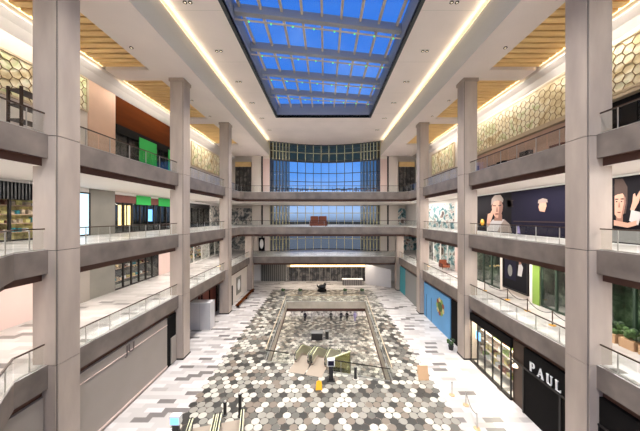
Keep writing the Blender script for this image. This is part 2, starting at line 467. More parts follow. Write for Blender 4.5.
sheet(0, .167, L[1]+.2, zt, 'glass_side', 'side_glass'); sheet(.167, .833, L[1]+.2, zt, 'glass_sky', 'glass'); sheet(.833, 1, L[1]+.2, zt, 'glass_side', 'side_glass')
sheet(0, 1, zt, HI-.2, 'glass_band', 'band_glass')
ts = [i/36 for i in range(0, 7)]+[.167+.666*i/9 for i in range(1, 9)]+[1-i/36 for i in range(6, -1, -1)]
for t in ts:
    x, y = arcp(t); w = .2 if (t < .16 or t > .84) else .1
    b = MB(); b.box(x-w/2, x+w/2, y-.3, y+.1, L[1], L[3]-.8, 'mullion_olive'); b.box(x-w/2, x+w/2, y-.3, y+.1, L[3]-.8, HI, 'facade_dark'); b.build('mullion', win)
    b = MB(); b.box(x-.07, x+.07, y-.42, y-.3, zt+.2, HI-.2, 'mullion_olive'); b.build('mullion', win)
for z, h, m in ((zt, .5, 'facade_dark'), (zt+2.0, .12, 'mullion_olive'), (zt+3.0, .1, 'facade_dark'), (zt-2.4, .1, 'facade_dark'), (zt-4.3, .1, 'facade_dark'), (zt-6.0, .22, 'facade_dark'), (L[3]-.8, 1.4, 'facade_dark'), (L[3]-3.2, .12, 'mullion_olive'), (L[2]-.8, 1.4, 'facade_dark'), (L[2]-3.2, .12, 'mullion_olive')):
    b = MB(); b.prism([(x, y-.22) for x, y in arc]+[(x, y+.08) for x, y in arc[::-1]], z, z+h, m, m, m); b.build('transom', win)

# walls behind the shops and at the back
for nm, x0, x1 in (('wall_left', -22.8, -22.5), ('wall_right', 22.5, 22.8)):
    b = MB(); b.box(x0, x1, YN, YF, 0, HI, 'wall_cream'); struct(b, nm)
b = MB()
for s in (-1, 1):
    b.box(s*11.6, s*13.0, 53.6, 57.6, L[1], HI, 'wall_cream'); b.box(s*13.0, s*13.4, 53.9, 57.6, L[1], SOF, 'dark_frame')
    b.box(s*13.4, s*15.3, 53.6, 57.6, L[1], SOF, 'wall_cream'); b.box(s*15.3, s*22.5, 55.5, 57.6, L[1], SOF+.9, 'wall_cream')
    b.box(s*11.6, s*13.0, 53.58, 53.6, L[3], L[3]+8.2, 'wall_pink')
    b.box(s*11.6, s*14.2, 53.6, 54.2, SOF, HI, 'ceiling')
b.box(-22.5, 22.5, 53.0, 53.4, 0, L[1]-1.52, 'wall_white')
struct(b, 'wall_back')

# ------------------------------------------------------------------ shop fronts along the galleries
WRL = 17.45                            # right shop fronts on the two middle galleries stand closer
def U(side, z=99): return (-1, WL) if side == 'left' else (1, WR if z > 17 else WRL)
def pier(side, y0, y1, z0, z1, m, name='trim_1'):
    s, w = U(side, z0); b = MB(); b.box(w-s*.08, w+s*1.9, y0, y1, z0, z1, m); return struct(b, name)
def shopfront(side, y0, y1, z0, h, label, back, n=5, sign=None, frame='dark_frame', top=None, shelves=0, group=None, cat='shopfront', glassm='glass_clear'):
    """glazed front: header, base, posts, glass; goods on shelves against the rear panel"""
    s, w = U(side, z0); t = thing('shopfront', label, cat, (w, (y0+y1)/2, z0), group)
    hd = .7 if top is None else top[1]
    b = MB(); b.box(w-s*.06, w+s*.4, y0, y1, z0+h-hd, z0+h, top[0] if top else frame); hdr = b.build('header', t)
    b = MB(); b.box(w-s*.02, w+s*.14, y0, y1, z0, z0+.12, frame); b.build('plinth', t)
    for i in range(n+1):
        y = y0+(y1-y0)*i/n
        b = MB(); b.box(w-s*.03, w+s*.12, max(y0, y-.06), min(y1, y+.06), z0+.12, z0+h-hd, frame); b.build('post', t)
    b = MB(); b.box(w+s*.03, w+s*.06, y0, y1, z0+.12, z0+h-hd, glassm); b.build('glass', t)
    b = MB(); b.box(w+s*1.7, w+s*1.85, y0, y1, z0, z0+h, back); b.box(w, w+s*1.7, y0, y0+.08, z0, z0+h, back); b.box(w, w+s*1.7, y1-.08, y1, z0, z0+h, back); b.build('back_panel', t)
    for k in range(shelves):
        zz = z0+.5+k*(h-hd-.7)/max(1, shelves)
        b = MB(); b.box(w+s*1.1, w+s*1.69, y0+.2, y1-.2, zz, zz+.06, 'pier_tan'); sh = b.build('shelf', t)
        b = MB(); y = y0+.4
        while y < y1-.6:
            q = random.uniform(.15, .4); hh = random.uniform(.12, .4); b.box(w+s*1.2, w+s*1.5, y, y+q, zz+.06, zz+.06+hh, random.choice(['goods_warm', 'goods_mixed', 'white_plastic', 'red_brown', 'hoard_teal'])); y += q+random.uniform(.05, .25)
        b.build('goods', sh)
    return t
def wall_infill(side, y0, y1, z0, z1, m='wall_white'):
    s, w = U(side, z0); b = MB(); b.box(w, w+s*.25, y0, y1, z0, z1, m); return struct(b, 'trim_2')
H2 = L[2]-1.52-L[1]; H3 = L[3]-1.52-L[2]; H4 = SOF-.9-L[3]

# left side, third level
t = shopfront('left', 13.0, 20.3, L[2], 3.9, 'bright shop with warm goods under a black slatted canopy, left of the nearest left column', 'goods_warm', 4, shelves=4)
for k in range(36):
    b = MB(); y = 13.05+k*.2; b.box(WL+.1, WL+.32, y, y+.1, L[2]+2.75, L[2]+3.85, 'black_plastic'); b.build('canopy_slat', t)
wall_infill('left', 13.0, 20.3, L[2]+3.9, L[2]+H3)
def panel(side, y0, y1, z0, z1, mats, name, label, cat, frame=None, depth=.12, group=None):
    s, w = U(side, z0); t = thing(name, label, cat, (w, (y0+y1)/2, z0), group)
    if frame:
        b = MB()
        for a in ((y0, y1, z0, z0+.12), (y0, y1, z1-.12, z1), (y0, y0+.12, z0+.12, z1-.12), (y1-.12, y1, z0+.12, z1-.12)): b.box(w-s*(depth+.06), w, *a, frame)
        b.build('frame', t)
        y0 += .1; y1 -= .1; z0 += .1; z1 -= .1
    b = MB(); b.box(w-s*depth, w, y0, y1, z0, z1, mats); b.build('panel', t)
    return t
panel('left', 20.45, 22.2, L[2], L[2]+3.7, 'screen_pale', 'light_box', 'pale blue lit advertising box beside the grey pier on the third-level left gallery', 'light box', 'dark_frame')
wall_infill('left', 20.3, 22.25, L[2], L[2]+H3, 'wall_white')
pier('left', 22.25, 24.9, L[2], L[2]+H3, 'pier_grey')
t = shopfront('left', 24.95, 34.2, L[2], 3.8, 'dark shop with two green banners and gold-lit slots on third-level left gallery', 'dark_shop', 8, top=('red_brown', .75), shelves=0)
for a, c in ((27.7, 30.0), (31.4, 33.9)):
    b = MB(); b.box(WL+.07, WL+.1, a, c, L[2]+2.95, L[2]+3.95, 'green_banner'); b.build('banner', t)
for k in range(3):
    b = MB(); b.box(WL-.2, WL-.15, 25.6+k*.6, 25.95+k*.6, L[2]+.7, L[2]+2.8, 'shelf_light'); b.build('lit_slot', t)
b = MB(); b.box(WL-.3, WL-.2, 30.0, 30.7, L[2]+1.1, L[2]+2.5, 'screen'); b.build('screen', t)
wall_infill('left', 24.9, 34.2, L[2]+3.8, L[2]+H3, 'wall_white')
pier('left', 34.2, 37.4, L[2], L[2]+H3, 'wall_pink')
shopfront('left', 37.5, 45.4, L[2], 3.7, 'dark grey glazed shop on third-level left gallery, behind the gap after the second left column', 'store_dark', 4)
wall_infill('left', 37.4, 52, L[2]+3.7, L[2]+H3)
panel('left', 45.6, 51.8, L[2], L[2]+3.6, 'floral_grey', 'poster', 'grey floral hoarding print at far end of third-level left gallery', 'poster')
wall_infill('left', 45.4, 55.4, L[2], L[2]+3.7)
# left side, second level
wall_infill('left', YN, 21.0, L[1], L[1]+H2, 'wall_pink')
panel('left', 21.05, 22.2, L[1], L[1]+3.2, 'hoard_white', 'notice_board', 'small white notice panel with red mark on second-level left gallery', 'notice board')
pier('left', 22.25, 24.9, L[1], L[1]+H2, 'pier_grey'); wall_infill('left', 21.0, 22.25, L[1], L[1]+H2, 'wall_white')
shopfront('left', 24.95, 31.5, L[1], 3.9, 'dark shop with narrow lit slots on second-level left gallery', 'store_dark', 6, shelves=2)
wall_infill('left', 24.9, 31.5, L[1]+3.9, L[1]+H2)
pier('left', 31.5, 37.4, L[1], L[1]+H2, 'wall_pink')
shopfront('left', 37.5, 45.2, L[1], 3.7, 'white display shop on second-level left gallery past the second left column', 'store_white', 3, frame='wall_white', shelves=3)
shopfront('left', 45.3, 52.5, L[1], 3.7, 'white shop with dark prints at far end of second-level left gallery', 'floral_grey', 3, frame='wall_white')
wall_infill('left', 37.4, 55.4, L[1]+3.7, L[1]+H2)
# left side, top level
def lattice(side, y0, y1, z0, z1, label, r=.36, grp='gold screens along the top galleries'):
    s, w = U(side); t = thing('lattice_screen', label, 'decorative screen', (w, (y0+y1)/2, z0), grp)
    b = MB(); b.box(w-s*.07, w-s*.01, y0, y1, z0, z1, 'gold_art'); b.build('panel', t)
    b = MB(); dy, dz = r*1.5, r*math.sqrt(3); i = 0; x = w-s*.10
    edges = set()
    yy = y0
    while yy < y1+r:
        zz = z0+(dz/2 if i % 2 else 0)
        while zz < z1+dz/2:
            pts = [(yy+r*math.cos(a*PI/3), zz+r*math.sin(a*PI/3)) for a in range(6)]
            for a in range(6):
                p, q = pts[a], pts[(a+1) % 6]
                if min(p[0], q[0]) < y0 or max(p[0], q[0]) > y1 or min(p[1], q[1]) < z0 or max(p[1], q[1]) > z1: continue
                k = tuple(sorted(((round(p[0], 2), round(p[1], 2)), (round(q[0], 2), round(q[1], 2)))))
                if k in edges: continue
                edges.add(k)
                b.bar((x, *p), (x, *q), .032, .035, 'gold_line', (1, 0, 0))
            zz += dz
        yy += dy; i += 1
    b.build('lattice', t)
    b = MB()
    for a in ((y0, y1, z0-.1, z0+.05), (y0, y1, z1-.05, z1+.1), (y0-.08, y0+.08, z0, z1), (y1-.08, y1+.08, z0, z1)): b.box(w-s*.14, w+s*.1, *a, 'rail_tan')
    b.build('frame', t)
    return t
zt4 = SOF-1.0
lattice('left', 14.2, 19.9, L[3]+3.9, zt4-1.2, 'brown and gold honeycomb screen on top left gallery, left of the nearest left column')
wall_infill('left', YN, 22.1, L[3], SOF-.9, 'wall_cream')
lattice('left', 20.2, 22.0, L[3]+5.1, zt4, 'narrow gold honeycomb screen beside the tan pier on top left gallery')
pier('left', 22.1, 24.95, L[3], SOF-.9, 'pier_tan')
t = shopfront('left', 25.0, 37.0, L[3], H4, 'dark shop with tall brown timber fascia and green banners on top left gallery', 'store_dark', 7, top=('brown_wood', 2.75), frame='dark_frame')
b = MB(); b.box(WL+.05, WL+.16, 25.0, 37.0, L[3]+4.25, L[3]+5.13, 'dark_shop'); b.build('sign_band', t)
for a, c in ((28.0, 30.9), (33.2, 35.4)):
    b = MB(); b.box(WL+.17, WL+.2, a, c, L[3]+1.6, L[3]+4.75, 'green_banner'); b.build('banner', t)
b = MB(); b.box(WL+.12, WL+.17, 29.6, 31.0, L[3]+1.2, L[3]+1.58, 'screen'); b.build('screen', t)
pier('left', 37.05, 38.6, L[3], SOF-.9, 'wall_cream')
lattice('left', 39.2, 50.5, L[3]+4.0, L[3]+7.6, 'framed cream and gold honeycomb screen on top left gallery past second column', .8)
wall_infill('left', 38.6, 55.4, L[3], SOF-.9, 'wall_cream')
# right side, top level
wall_infill('right', YN, 55.4, L[3], SOF-.9, 'wall_cream')
lattice('right', 14.2, 19.9, L[3]+4.25, zt4-.3, 'gold honeycomb screen on top right gallery, right of the nearest right column')
lattice('right', 20.2, 34.6, L[3]+4.2, zt4-.2, 'long gold leaf honeycomb screen on top right gallery between first and second columns')
lattice('right', 38.5, 46.5, L[3]+3.6, L[3]+7.2, 'cream framed honeycomb screen on top right gallery past second column', .8)
for a, c, lb in ((14.0, 20.0, 'dark low shopfront under the nearest gold screen on top right gallery'), (20.2, 34.6, 'low shopfront with red-brown goods under the long gold screen on top right gallery')):
    s, w = U('right'); t = thing('shopfront', lb, 'shopfront', (w, (a+c)/2, L[3]))
    b = MB(); b.box(w-.1, w, a, c, L[3], L[3]+3.7, 'dark_shop' if a < 20 else 'pier_tan'); b.build('panel', t)
    b = MB(); b.box(w-.45, w, a, c, L[3]+3.75, L[3]+3.95, 'rail_tan'); b.build('ledge', t)
    for k in range(8):
        y = a+.3+k*(c-a-1)/8; b = MB(); b.box(w-.5, w-.12, y, y+(c-a)/12, L[3], L[3]+random.uniform(1.6, 2.6), random.choice(['red_brown', 'ink', 'goods_mixed'])); b.build('display', t)
# right side, third level: the big posters
wall_infill('right', YN, 55.4, L[2], L[2]+H3, 'wall_white')
def poster(side, y0, y1, z0, z1, label, bg, shapes, frame='white_plastic'):
    """flat print: shapes are outlines in 0..1 across (as the reader sees it) and up"""
    s, w = U(side, z0); t = thing('poster', label, 'poster', (w, (y0+y1)/2, z0), 'large posters on the right galleries')
    b = MB(); b.box(w-s*.1, w, y0, y1, z0, z1, bg)
    for k, (m, pts) in enumerate(shapes):
        x = w-s*(.104+.004*k)
        b.face([(x, (y1-(y1-y0)*u) if s > 0 else y0+(y1-y0)*u, z0+(z1-z0)*v) for u, v in pts], m)
    b.build('print', t)
    b = MB()
    for a in ((y0-.1, y1+.1, z0-.12, z0), (y0-.1, y1+.1, z1, z1+.12), (y0-.1, y0, z0, z1), (y1, y1+.1, z0, z1)): b.box(w-s*.16, w, *a, frame)
    b.build('frame', t)
    return t
def ell(cx, cy, rx, ry, rot=0, n=18): return [(cx+rx*math.cos(a)*math.cos(rot)-ry*math.sin(a)*math.sin(rot), cy+rx*math.cos(a)*math.sin(rot)+ry*math.sin(a)*math.cos(rot)) for a in (i*2*PI/n for i in range(n))]
def blob(cx, cy, rx, ry, a0, a1, n=14): return [(cx+rx*math.cos(a0+(a1-a0)*k/n), cy+ry*math.sin(a0+(a1-a0)*k/n)) for k in range(n+1)]
poster('right', 18.0, 29.6, L[2]+.05, L[2]+3.95, 'wide dark poster of person in pale shirt raising a hand, third-level right gallery', 'ink', [(m_, [(.33+1.45*(u_-.3) if .19 < u_ < .44 else u_, v_) for u_, v_ in p_]) for m_, p_ in [
    ('navy', [(.5, .02), (.99, .02), (.99, .98), (.5, .98)]), 
    ('shirt', [(.2, .02), (.42, .02), (.405, .22), (.36, .34), (.26, .33), (.22, .2)]), ('hair_light', [(.3, .02), (.42, .02), (.405, .22), (.36, .34), (.33, .2)]), ('skin_shade', [(.27, .3), (.345, .3), (.34, .48), (.285, .48)]),
    ('skin_tone', [(.25, .66), (.258, .52), (.275, .42), (.3, .37), (.325, .42), (.345, .54), (.35, .68), (.335, .82), (.27, .82)]), ('skin_shade', [(.31, .38), (.325, .42), (.345, .54), (.35, .68), (.335, .82), (.32, .8), (.318, .6)]),
    ('hair_light', [(.245, .7), (.25, .88), (.28, .97), (.33, .96), (.355, .84), (.35, .76), (.32, .83), (.275, .8)]),
    ('hair', [(.262, .68), (.29, .675), (.29, .7), (.262, .71)]), ('hair', [(.312, .675), (.338, .68), (.338, .71), (.312, .7)]), ('skin_shade', [(.297, .65), (.304, .65), (.309, .53), (.291, .53)]), ('red_brown', blob(.3, .475, .018, .018, 0, 2*PI)),
    ('skin_tone', [(.2, .16), (.225, .14), (.262, .42), (.268, .56), (.255, .58), (.24, .5), (.215, .48)]), ('yellow', blob(.125, .25, .03, .09, 0, 2*PI)), ('goods_warm', blob(.12, .3, .018, .04, 0, 2*PI)), ('hair', blob(.47, .72, .05, .09, 0, 2*PI)), ('purple_print', [(.56, .02), (.6, .02), (.585, .22), (.57, .2)]),
    ('skin_tone', [(.775, .52), (.815, .5), (.83, .62), (.825, .7), (.775, .7), (.765, .6)]), ('hair_light', [(.76, .68), (.84, .69), (.835, .75), (.8, .78), (.765, .75)]), ('hair', [(.53, .29), (.97, .29), (.97, .305), (.53, .305)])]])
poster('right', 13.3, 15.55, L[2]+.05, L[2]+3.95, 'tall dark poster of a face and raised hand, right of the nearest right column', 'ink', [(m_, [(.1+.62*u_ if m_ != 'hoard_slate' else u_, v_) for u_, v_ in p_]) for m_, p_ in [
    ('hair', [(0, .42), (0, .98), (.3, .97), (.46, .84), (.46, .6), (.4, .45)]), ('skin_shade', [(.05, .3), (.3, .3), (.3, .5), (.05, .5)]),
    ('skin_tone', [(0, .72), (0, .44), (.12, .38), (.24, .38), (.34, .46), (.4, .6), (.39, .74), (.3, .8), (.1, .8)]), ('skin_shade', [(.24, .38), (.34, .46), (.4, .6), (.39, .74), (.33, .78), (.34, .6), (.28, .48)]),
    ('hair', [(0, .72), (0, .9), (.2, .88), (.4, .78), (.41, .68), (.3, .75), (.12, .74)]), ('hair', [(.03, .655), (.15, .66), (.15, .675), (.03, .68)]), ('hair', [(.22, .66), (.34, .655), (.34, .68), (.22, .675)]),
    ('ink', blob(.09, .63, .035, .009, 0, 2*PI)), ('ink', blob(.27, .63, .035, .009, 0, 2*PI)), ('skin_shade', [(.17, .62), (.2, .62), (.225, .54), (.15, .54)]), ('red_brown', blob(.185, .475, .075, .018, PI, 2*PI)),
    ('skin_tone', [(.58, .5), (.7, .48), (.86, .6), (.95, .74), (.9, .77), (.78, .68), (.74, .74), (.68, .72), (.66, .62)]), ('shirt', [(.55, .34), (.85, .28), (.97, .46), (.62, .5)]),
    ('skin_tone', [(.0, .27), (.5, .24), (.8, .28), (.8, .35), (.5, .31), (.0, .35)]), ('hoard_slate', [(.0, .02), (.98, .02), (.98, .18), (.0, .22)])]])
panel('right', 34.6, 44.0, L[2], L[2]+3.5, 'floral_teal', 'poster', 'teal and white floral print on third-level right gallery past second column', 'poster')
# right side, second level
def sh(*a, **k): return shopfront('right', *a, **k)
wall_infill('right', YN, 55.4, L[1]+4.0, L[1]+H2, 'wall_white')
sh(10.5, 16.4, L[1], 3.95, 'dark green glazed shop on second-level right gallery, right of the nearest column', 'store_green', 3, frame='dark_green', glassm='glass_green')
for k in range(5):
    y = 12.2+k*.9; t = thing('potted_shrub', 'round green shrub in a planter on second-level right gallery, number %s from the nearest column' % ['five', 'four', 'three', 'two', 'one'][k], 'plant', (WRL-.7, y, L[1]), 'shrubs outside the green shop')
    b = MB(); b.box(WRL-1.0, WRL-.4, y-.35, y+.35, L[1], L[1]+.5, 'kraft'); b.build('planter', t)
    b = MB()
    for q in range(14): b.ball((WRL-.7+random.uniform(-.25, .25), y+random.uniform(-.3, .3), L[1]+.6+random.uniform(0, .5)), random.uniform(.14, .24), random.choice(['leaf', 'leaf_dark', 'leaf']), sub=1)
    b.build('foliage', t)
pier('right', 16.45, 17.95, L[1], L[1]+4.0, 'wall_white')
sh(18.0, 20.65, L[1], 3.95, 'dark green glazed shop on second-level right gallery behind the nearest column', 'store_green', 2, frame='dark_green')
panel('right', 20.7, 21.4, L[1], L[1]+4.0, 'green_frame', 'door_panel', 'narrow lime green panel between glass and white pier on second-level right gallery', 'panel')
pier('right', 20.7, 21.75, L[1], L[1]+4.0, 'wall_white'); pier('right', 25.0, 25.4, L[1], L[1]+4.0, 'wall_cream')
wall_infill('right', 21.75, 25.0, L[1], L[1]+4.0, 'wall_cream')
poster('right', 21.95, 24.85, L[1]+.55, L[1]+3.3, 'dark poster of figure in pale clothes on second-level right gallery', 'ink', [('navy', [(.05, .3), (.55, .3), (.55, .95), (.05, .95)]), ('shirt', [(.62, .5), (.78, .5), (.84, .8), (.76, .92), (.66, .86)]), ('skin_shade', ell(.72, .93, .05, .06)), ('hoard_slate', ell(.3, .6, .1, .2))], 'dark_frame')
sh(25.45, 29.6, L[1], 3.95, 'dark green glazed shop on second-level right gallery before the second column', 'store_green', 3, frame='dark_green')
pier('right', 29.6, 34.2, L[1], L[1]+4.0, 'wall_pink')
sh(34.3, 41.0, L[1], 3.95, 'white shop with teal prints on second-level right gallery past second column', 'floral_teal', 3, frame='wall_white')
sh(41.1, 47.5, L[1], 3.95, 'white shop at far end of second-level right gallery', 'store_white', 3, frame='wall_white')

# ------------------------------------------------------------------ ground level fronts
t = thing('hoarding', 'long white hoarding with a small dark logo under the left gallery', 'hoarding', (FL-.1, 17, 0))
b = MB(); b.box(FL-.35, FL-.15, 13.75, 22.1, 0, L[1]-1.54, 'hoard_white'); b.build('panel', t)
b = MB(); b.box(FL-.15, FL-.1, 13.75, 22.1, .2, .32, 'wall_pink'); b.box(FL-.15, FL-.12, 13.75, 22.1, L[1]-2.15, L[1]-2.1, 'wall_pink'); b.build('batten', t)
text('JU', .85, (FL-.12, 17.9, L[1]-2.0+.02), FACE_IN['left'], 'logo', t, 'logo')
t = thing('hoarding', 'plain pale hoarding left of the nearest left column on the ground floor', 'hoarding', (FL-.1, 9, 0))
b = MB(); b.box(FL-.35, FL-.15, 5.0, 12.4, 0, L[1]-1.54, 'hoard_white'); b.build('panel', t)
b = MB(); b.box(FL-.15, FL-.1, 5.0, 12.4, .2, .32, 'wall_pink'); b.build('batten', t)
t = thing('service_door', 'dark doorway with tan panel between white hoarding and second left column', 'door', (FL-.1, 22.8, 0))
b = MB(); b.box(FL-.3, FL-.2, 22.12, 23.5, 0, L[1]-1.54, 'dark_shop'); b.build('frame', t)
b = MB(); b.box(FL-.2, FL-.12, 22.7, 23.45, .1, 2.4, 'hoard_white'); b.build('panel', t)
t = thing('hoarding', 'pale grey boxed hoarding standing past the second left column', 'hoarding', (-14.4, 30.5, 0))
b = MB(); b.box(-15.8, -13.35, 29.8, 31.0, 0, 3.15, 'hoard_grey'); b.build('panel', t)
b = MB(); b.box(-14.6, -14.58, 29.79, 29.8, 0, 3.15, 'hoard_slate'); b.box(-15.8, -13.35, 29.79, 29.8, 3.1, 3.18, 'white_plastic'); b.build('joint', t)
t = thing('timber_wall', 'red-brown timber shop panel behind the grey boxed hoarding on the ground floor', 'panel', (FL-2, 34, 0))
b = MB(); b.box(FL-2.0, FL-1.7, 31.2, 36.1, 0, L[1]-1.54, 'red_brown'); b.build('panel', t)
for k in range(3):
    b = MB(); y = 31.4+k*2.1; b.box(FL-1.7, FL-1.62, y, y+.2, 0, L[1]-1.54, 'dark_shop'); b.build('post', t)
t = thing('shopfront', 'cream shop wall with dark doorway at far left of the ground floor', 'shopfront', (FL-.5, 41, 0))
b = MB(); b.box(FL-.7, FL-.4, 36.2, 45.6, 0, L[1]-1.54, 'wall_cream'); b.build('wall_panel', t)
b = MB(); b.box(FL-.4, FL-.33, 36.6, 38.4, 0, 2.9, 'dark_shop'); b.build('doorway', t)
t = thing('poster', 'dark poster with white oval on the cream wall at far left', 'poster', (FL-.36, 41, 0))
b = MB(); b.box(FL-.4, FL-.34, 40.0, 42.2, .9, 3.6, 'pier_grey'); b.build('panel', t)
b = MB(); b.face([(FL-.33, 41.1+.6*math.cos(a), 2.3+.9*math.sin(a)) for a in (k*PI/9 for k in range(18))], 'white_plastic'); b.build('oval_print', t)
t = thing('bench', 'long low dark timber bench at foot of the cream wall, far left', 'bench', (-12.4, 41, 0))
b = MB(); b.box(-12.9, -12.4, 36.8, 45.2, .38, .48, 'brown_wood'); b.build('seat', t)
for y in (37.2, 41, 44.8): b = MB(); b.box(-12.85, -12.45, y-.08, y+.08, 0, .38, 'dark_frame'); b.build('leg', t)
# right
gx = FR+.12; ZT = L[1]-1.54
t = thing('shopfront', 'black bakery front with white PAUL lettering under the right gallery', 'shopfront', (gx, 16, 0))
b = MB(); b.box(gx, gx+.3, 5.0, 17.2, 0, ZT, 'dark_shop'); b.build('panel', t)
for y in (6.5, 8.5, 10.5, 12.5, 14.5, 17.2): b = MB(); b.box(gx-.05, gx, y-.06, y+.06, 0, 3.0, 'dark_frame'); b.build('post', t)
b = MB(); b.box(gx-.08, gx, 5.0, 18.3, 3.02, 3.12, 'dark_frame'); b.build('ledge', t)
b = MB(); b.box(gx+.1, gx+.4, 17.2, 18.3, 0, ZT, 'bronze'); b.build('doorway', t)
b = MB(); b.lathe((gx-.16, 17.75, 2.75), [(.05, .25), (.16, .1), (.18, 0), (.02, -.02)], 'lamp', 10); b.build('wall_lamp', t)
LET = {'P': [(0, 0, .24, .06), (.04, .06, .2, 1), (0, .94, .5, 1), (.2, .44, .5, .5), (.46, .56, .62, .88), (.44, .48, .56, .58), (.44, .86, .56, .96)],
       'U': [(0, .94, .28, 1), (.05, .16, .21, .94), (.14, 0, .56, .08), (.1, .06, .24, .18), (.5, .06, .6, .18), (.54, .16, .62, .94), (.46, .94, .72, 1)],
       'L': [(0, 0, .58, .06), (.05, .06, .21, .94), (0, .94, .3, 1), (.51, .06, .58, .24)]}
def letter(ch, u0, z0, h):
    b = MB(); x0, x1 = gx-.07, gx-.01
    def q(pts): b.hexa([(x0, u0-u*h, z0+v*h) for u, v in pts]+[(x1, u0-u*h, z0+v*h) for u, v in pts], 'white_plastic')
    if ch == 'A':
        q([(.0, 0), (.24, 0), (.24, .06), (.0, .06)]); q([(.52, 0), (.82, 0), (.82, .06), (.52, .06)])
        q([(.09, .06), (.16, .06), (.44, .98), (.38, 1)]); q([(.58, .06), (.76, .06), (.46, 1), (.38, 1)]); q([(.2, .3), (.6, .3), (.6, .37), (.2, .37)])
    else:
        for a, c, d, e in LET[ch]: q([(a, c), (d, c), (d, e), (a, e)])
    b.build('letter', t)
for ch, u0 in zip('PAUL', (16.62, 16.05, 15.38, 14.78)): letter(ch, u0, 3.2, .58)
t = thing('shopfront', 'glazed shop with dark frame and lit displays beside the black bakery', 'shopfront', (gx, 20.9, 0))
b = MB(); b.box(gx-.05, gx+.35, 18.35, 23.5, 3.75, ZT, 'dark_shop'); b.build('header', t)
b = MB(); b.box(gx-.05, gx+.2, 18.35, 23.5, 0, .15, 'dark_frame'); b.build('plinth', t)
for k in range(6): b = MB(); y = 18.4+k*1.0; b.box(gx-.02, gx+.06, y-.05, y+.05, .15, 3.75, 'dark_frame'); b.build('post', t)
b = MB(); b.box(gx, gx+.04, 18.35, 23.5, .15, 3.75, 'glass_clear'); b.build('glass', t)
b = MB(); b.box(gx+1.8, gx+2.0, 16.5, 25.0, 0, ZT, 'store_glow'); b.build('back_panel', t)
for k in range(4):
    b = MB(); b.box(gx+.9, gx+1.7, 18.5, 23.4, .6+k*.75, .66+k*.75, 'wall_cream'); shf = b.build('shelf', t)
    b = MB(); y = 18.6
    while y < 23.0:
        q = random.uniform(.2, .45); b.box(gx+1.0, gx+1.4, y, y+q, .66+k*.75, .66+k*.75+random.uniform(.2, .5), random.choice(['goods_warm', 'terracotta', 'white_plastic', 'green_frame', 'goods_mixed', 'pier_tan'])); y += q+.1
    b.build('goods', shf)
b = MB(); b.box(gx+.15, gx+.2, 22.3, 22.9, 2.3, 3.0, 'screen'); b.build('screen', t)
t = thing('doorway', 'dark doorway gap between second right column and blue hoarding', 'door', (gx, 26, 0))
b = MB(); b.box(gx+.1, gx+.4, 24.85, 27.3, 0, ZT, 'dark_shop'); b.build('panel', t)
t = thing('potted_shrub', 'small dark shrub at foot of the second right column', 'plant', (12.5, 25.4, 0))
b = MB(); b.lathe((12.5, 25.4, 0), [(.2, 0), (.26, .4), (.24, .4)], 'black_plastic'); b.build('planter', t)
b = MB()
for k in range(16): b.ball((12.5+random.uniform(-.25, .25), 25.4+random.uniform(-.25, .25), .5+random.uniform(0, .6)), random.uniform(.1, .18), random.choice(['leaf', 'leaf_dark']), sub=1)
b.build('foliage', t)
t = thing('hoarding', 'sky blue hoarding with a round floral emblem under the right gallery', 'hoarding', (gx, 31.5, 0))
b = MB(); b.box(gx, gx+.2, 27.35, 34.5, 0, ZT, 'hoard_blue'); b.build('panel', t)
b = MB(); b.box(gx-.02, gx, 32.1, 32.16, 0, 3.0, 'dark_frame'); b.box(gx-.02, gx, 33.6, 33.66, 0, 3.0, 'dark_frame'); b.build('door_joint', t)
b = MB()
for k in range(9):
    a = k*2*PI/9; b.face([(gx-.03, 29.6+.75*math.cos(a)+.32*math.cos(q), 2.75+.75*math.sin(a)+.32*math.sin(q)) for q in (i*PI/5 for i in range(10))], ['green_frame', 'terracotta', 'goods_warm'][k % 3])
b.face([(gx-.035, 29.6+.55*math.cos(q), 2.75+.55*math.sin(q)) for q in (i*PI/8 for i in range(16))], 'leaf'); b.build('emblem', t)
t = thing('hoarding', 'slate grey hoarding with teal end panel past the third right column', 'hoarding', (gx, 40, 0))
b = MB(); b.box(gx, gx+.2, 35.9, 42.5, 0, ZT, 'hoard_slate'); b.build('panel', t)
b = MB(); b.box(gx, gx+.2, 42.5, 45.6, 0, ZT, 'hoard_teal'); b.build('teal_panel', t)
t = thing('hoarding', 'tall plain white hoarding at far right under the back gallery', 'hoarding', (10.2, 48.6, 0))
b = MB(); b.hexa([(7.9, 50.2, 0), (12.3, 47.6, 0), (12.3, 47.8, 0), (7.9, 50.4, 0), (7.9, 50.2, 3.9), (12.3, 47.6, 3.3), (12.3, 47.8, 3.3), (7.9, 50.4, 3.9)], 'hoard_grey'); b.build('panel', t)
# far end of the ground floor
t = thing('shopfront', 'dark entrance front with vertical bars and warm light band at the far end', 'shopfront', (0.5, 52.6, 0))
b = MB(); b.box(-7.8, 9.2, 52.7, 52.95, 0, 3.0, 'store_dark'); b.build('back_panel', t)
b = MB(); b.box(-7.8, 9.2, 52.0, 52.9, 3.0, 4.4, 'rail_tan'); b.build('canopy', t)
b = MB(); b.box(-7.0, 8.6, 51.94, 52.0, 3.05, 3.4, 'warm_band'); b.build('light_band', t)
for k in range(24): b = MB(); x = -7.6+k*.72; b.box(x, x+.12, 52.45, 52.6, 0, 3.0, 'dark_frame' if k % 3 else 'pier_grey'); b.build('bar', t)
t = thing('shopfront', 'grey slatted shutter front at the far left of the ground floor', 'shopfront', (-11, 52.5, 0))
b = MB(); b.box(-13.2, -7.9, 52.6, 52.9, 0, ZT, 'pier_grey'); b.build('back_panel', t)
for k in range(12): b = MB(); x = -12.9+k*.42; b.box(x, x+.1, 52.45, 52.6, 0, ZT, 'dark_frame'); b.build('bar', t)

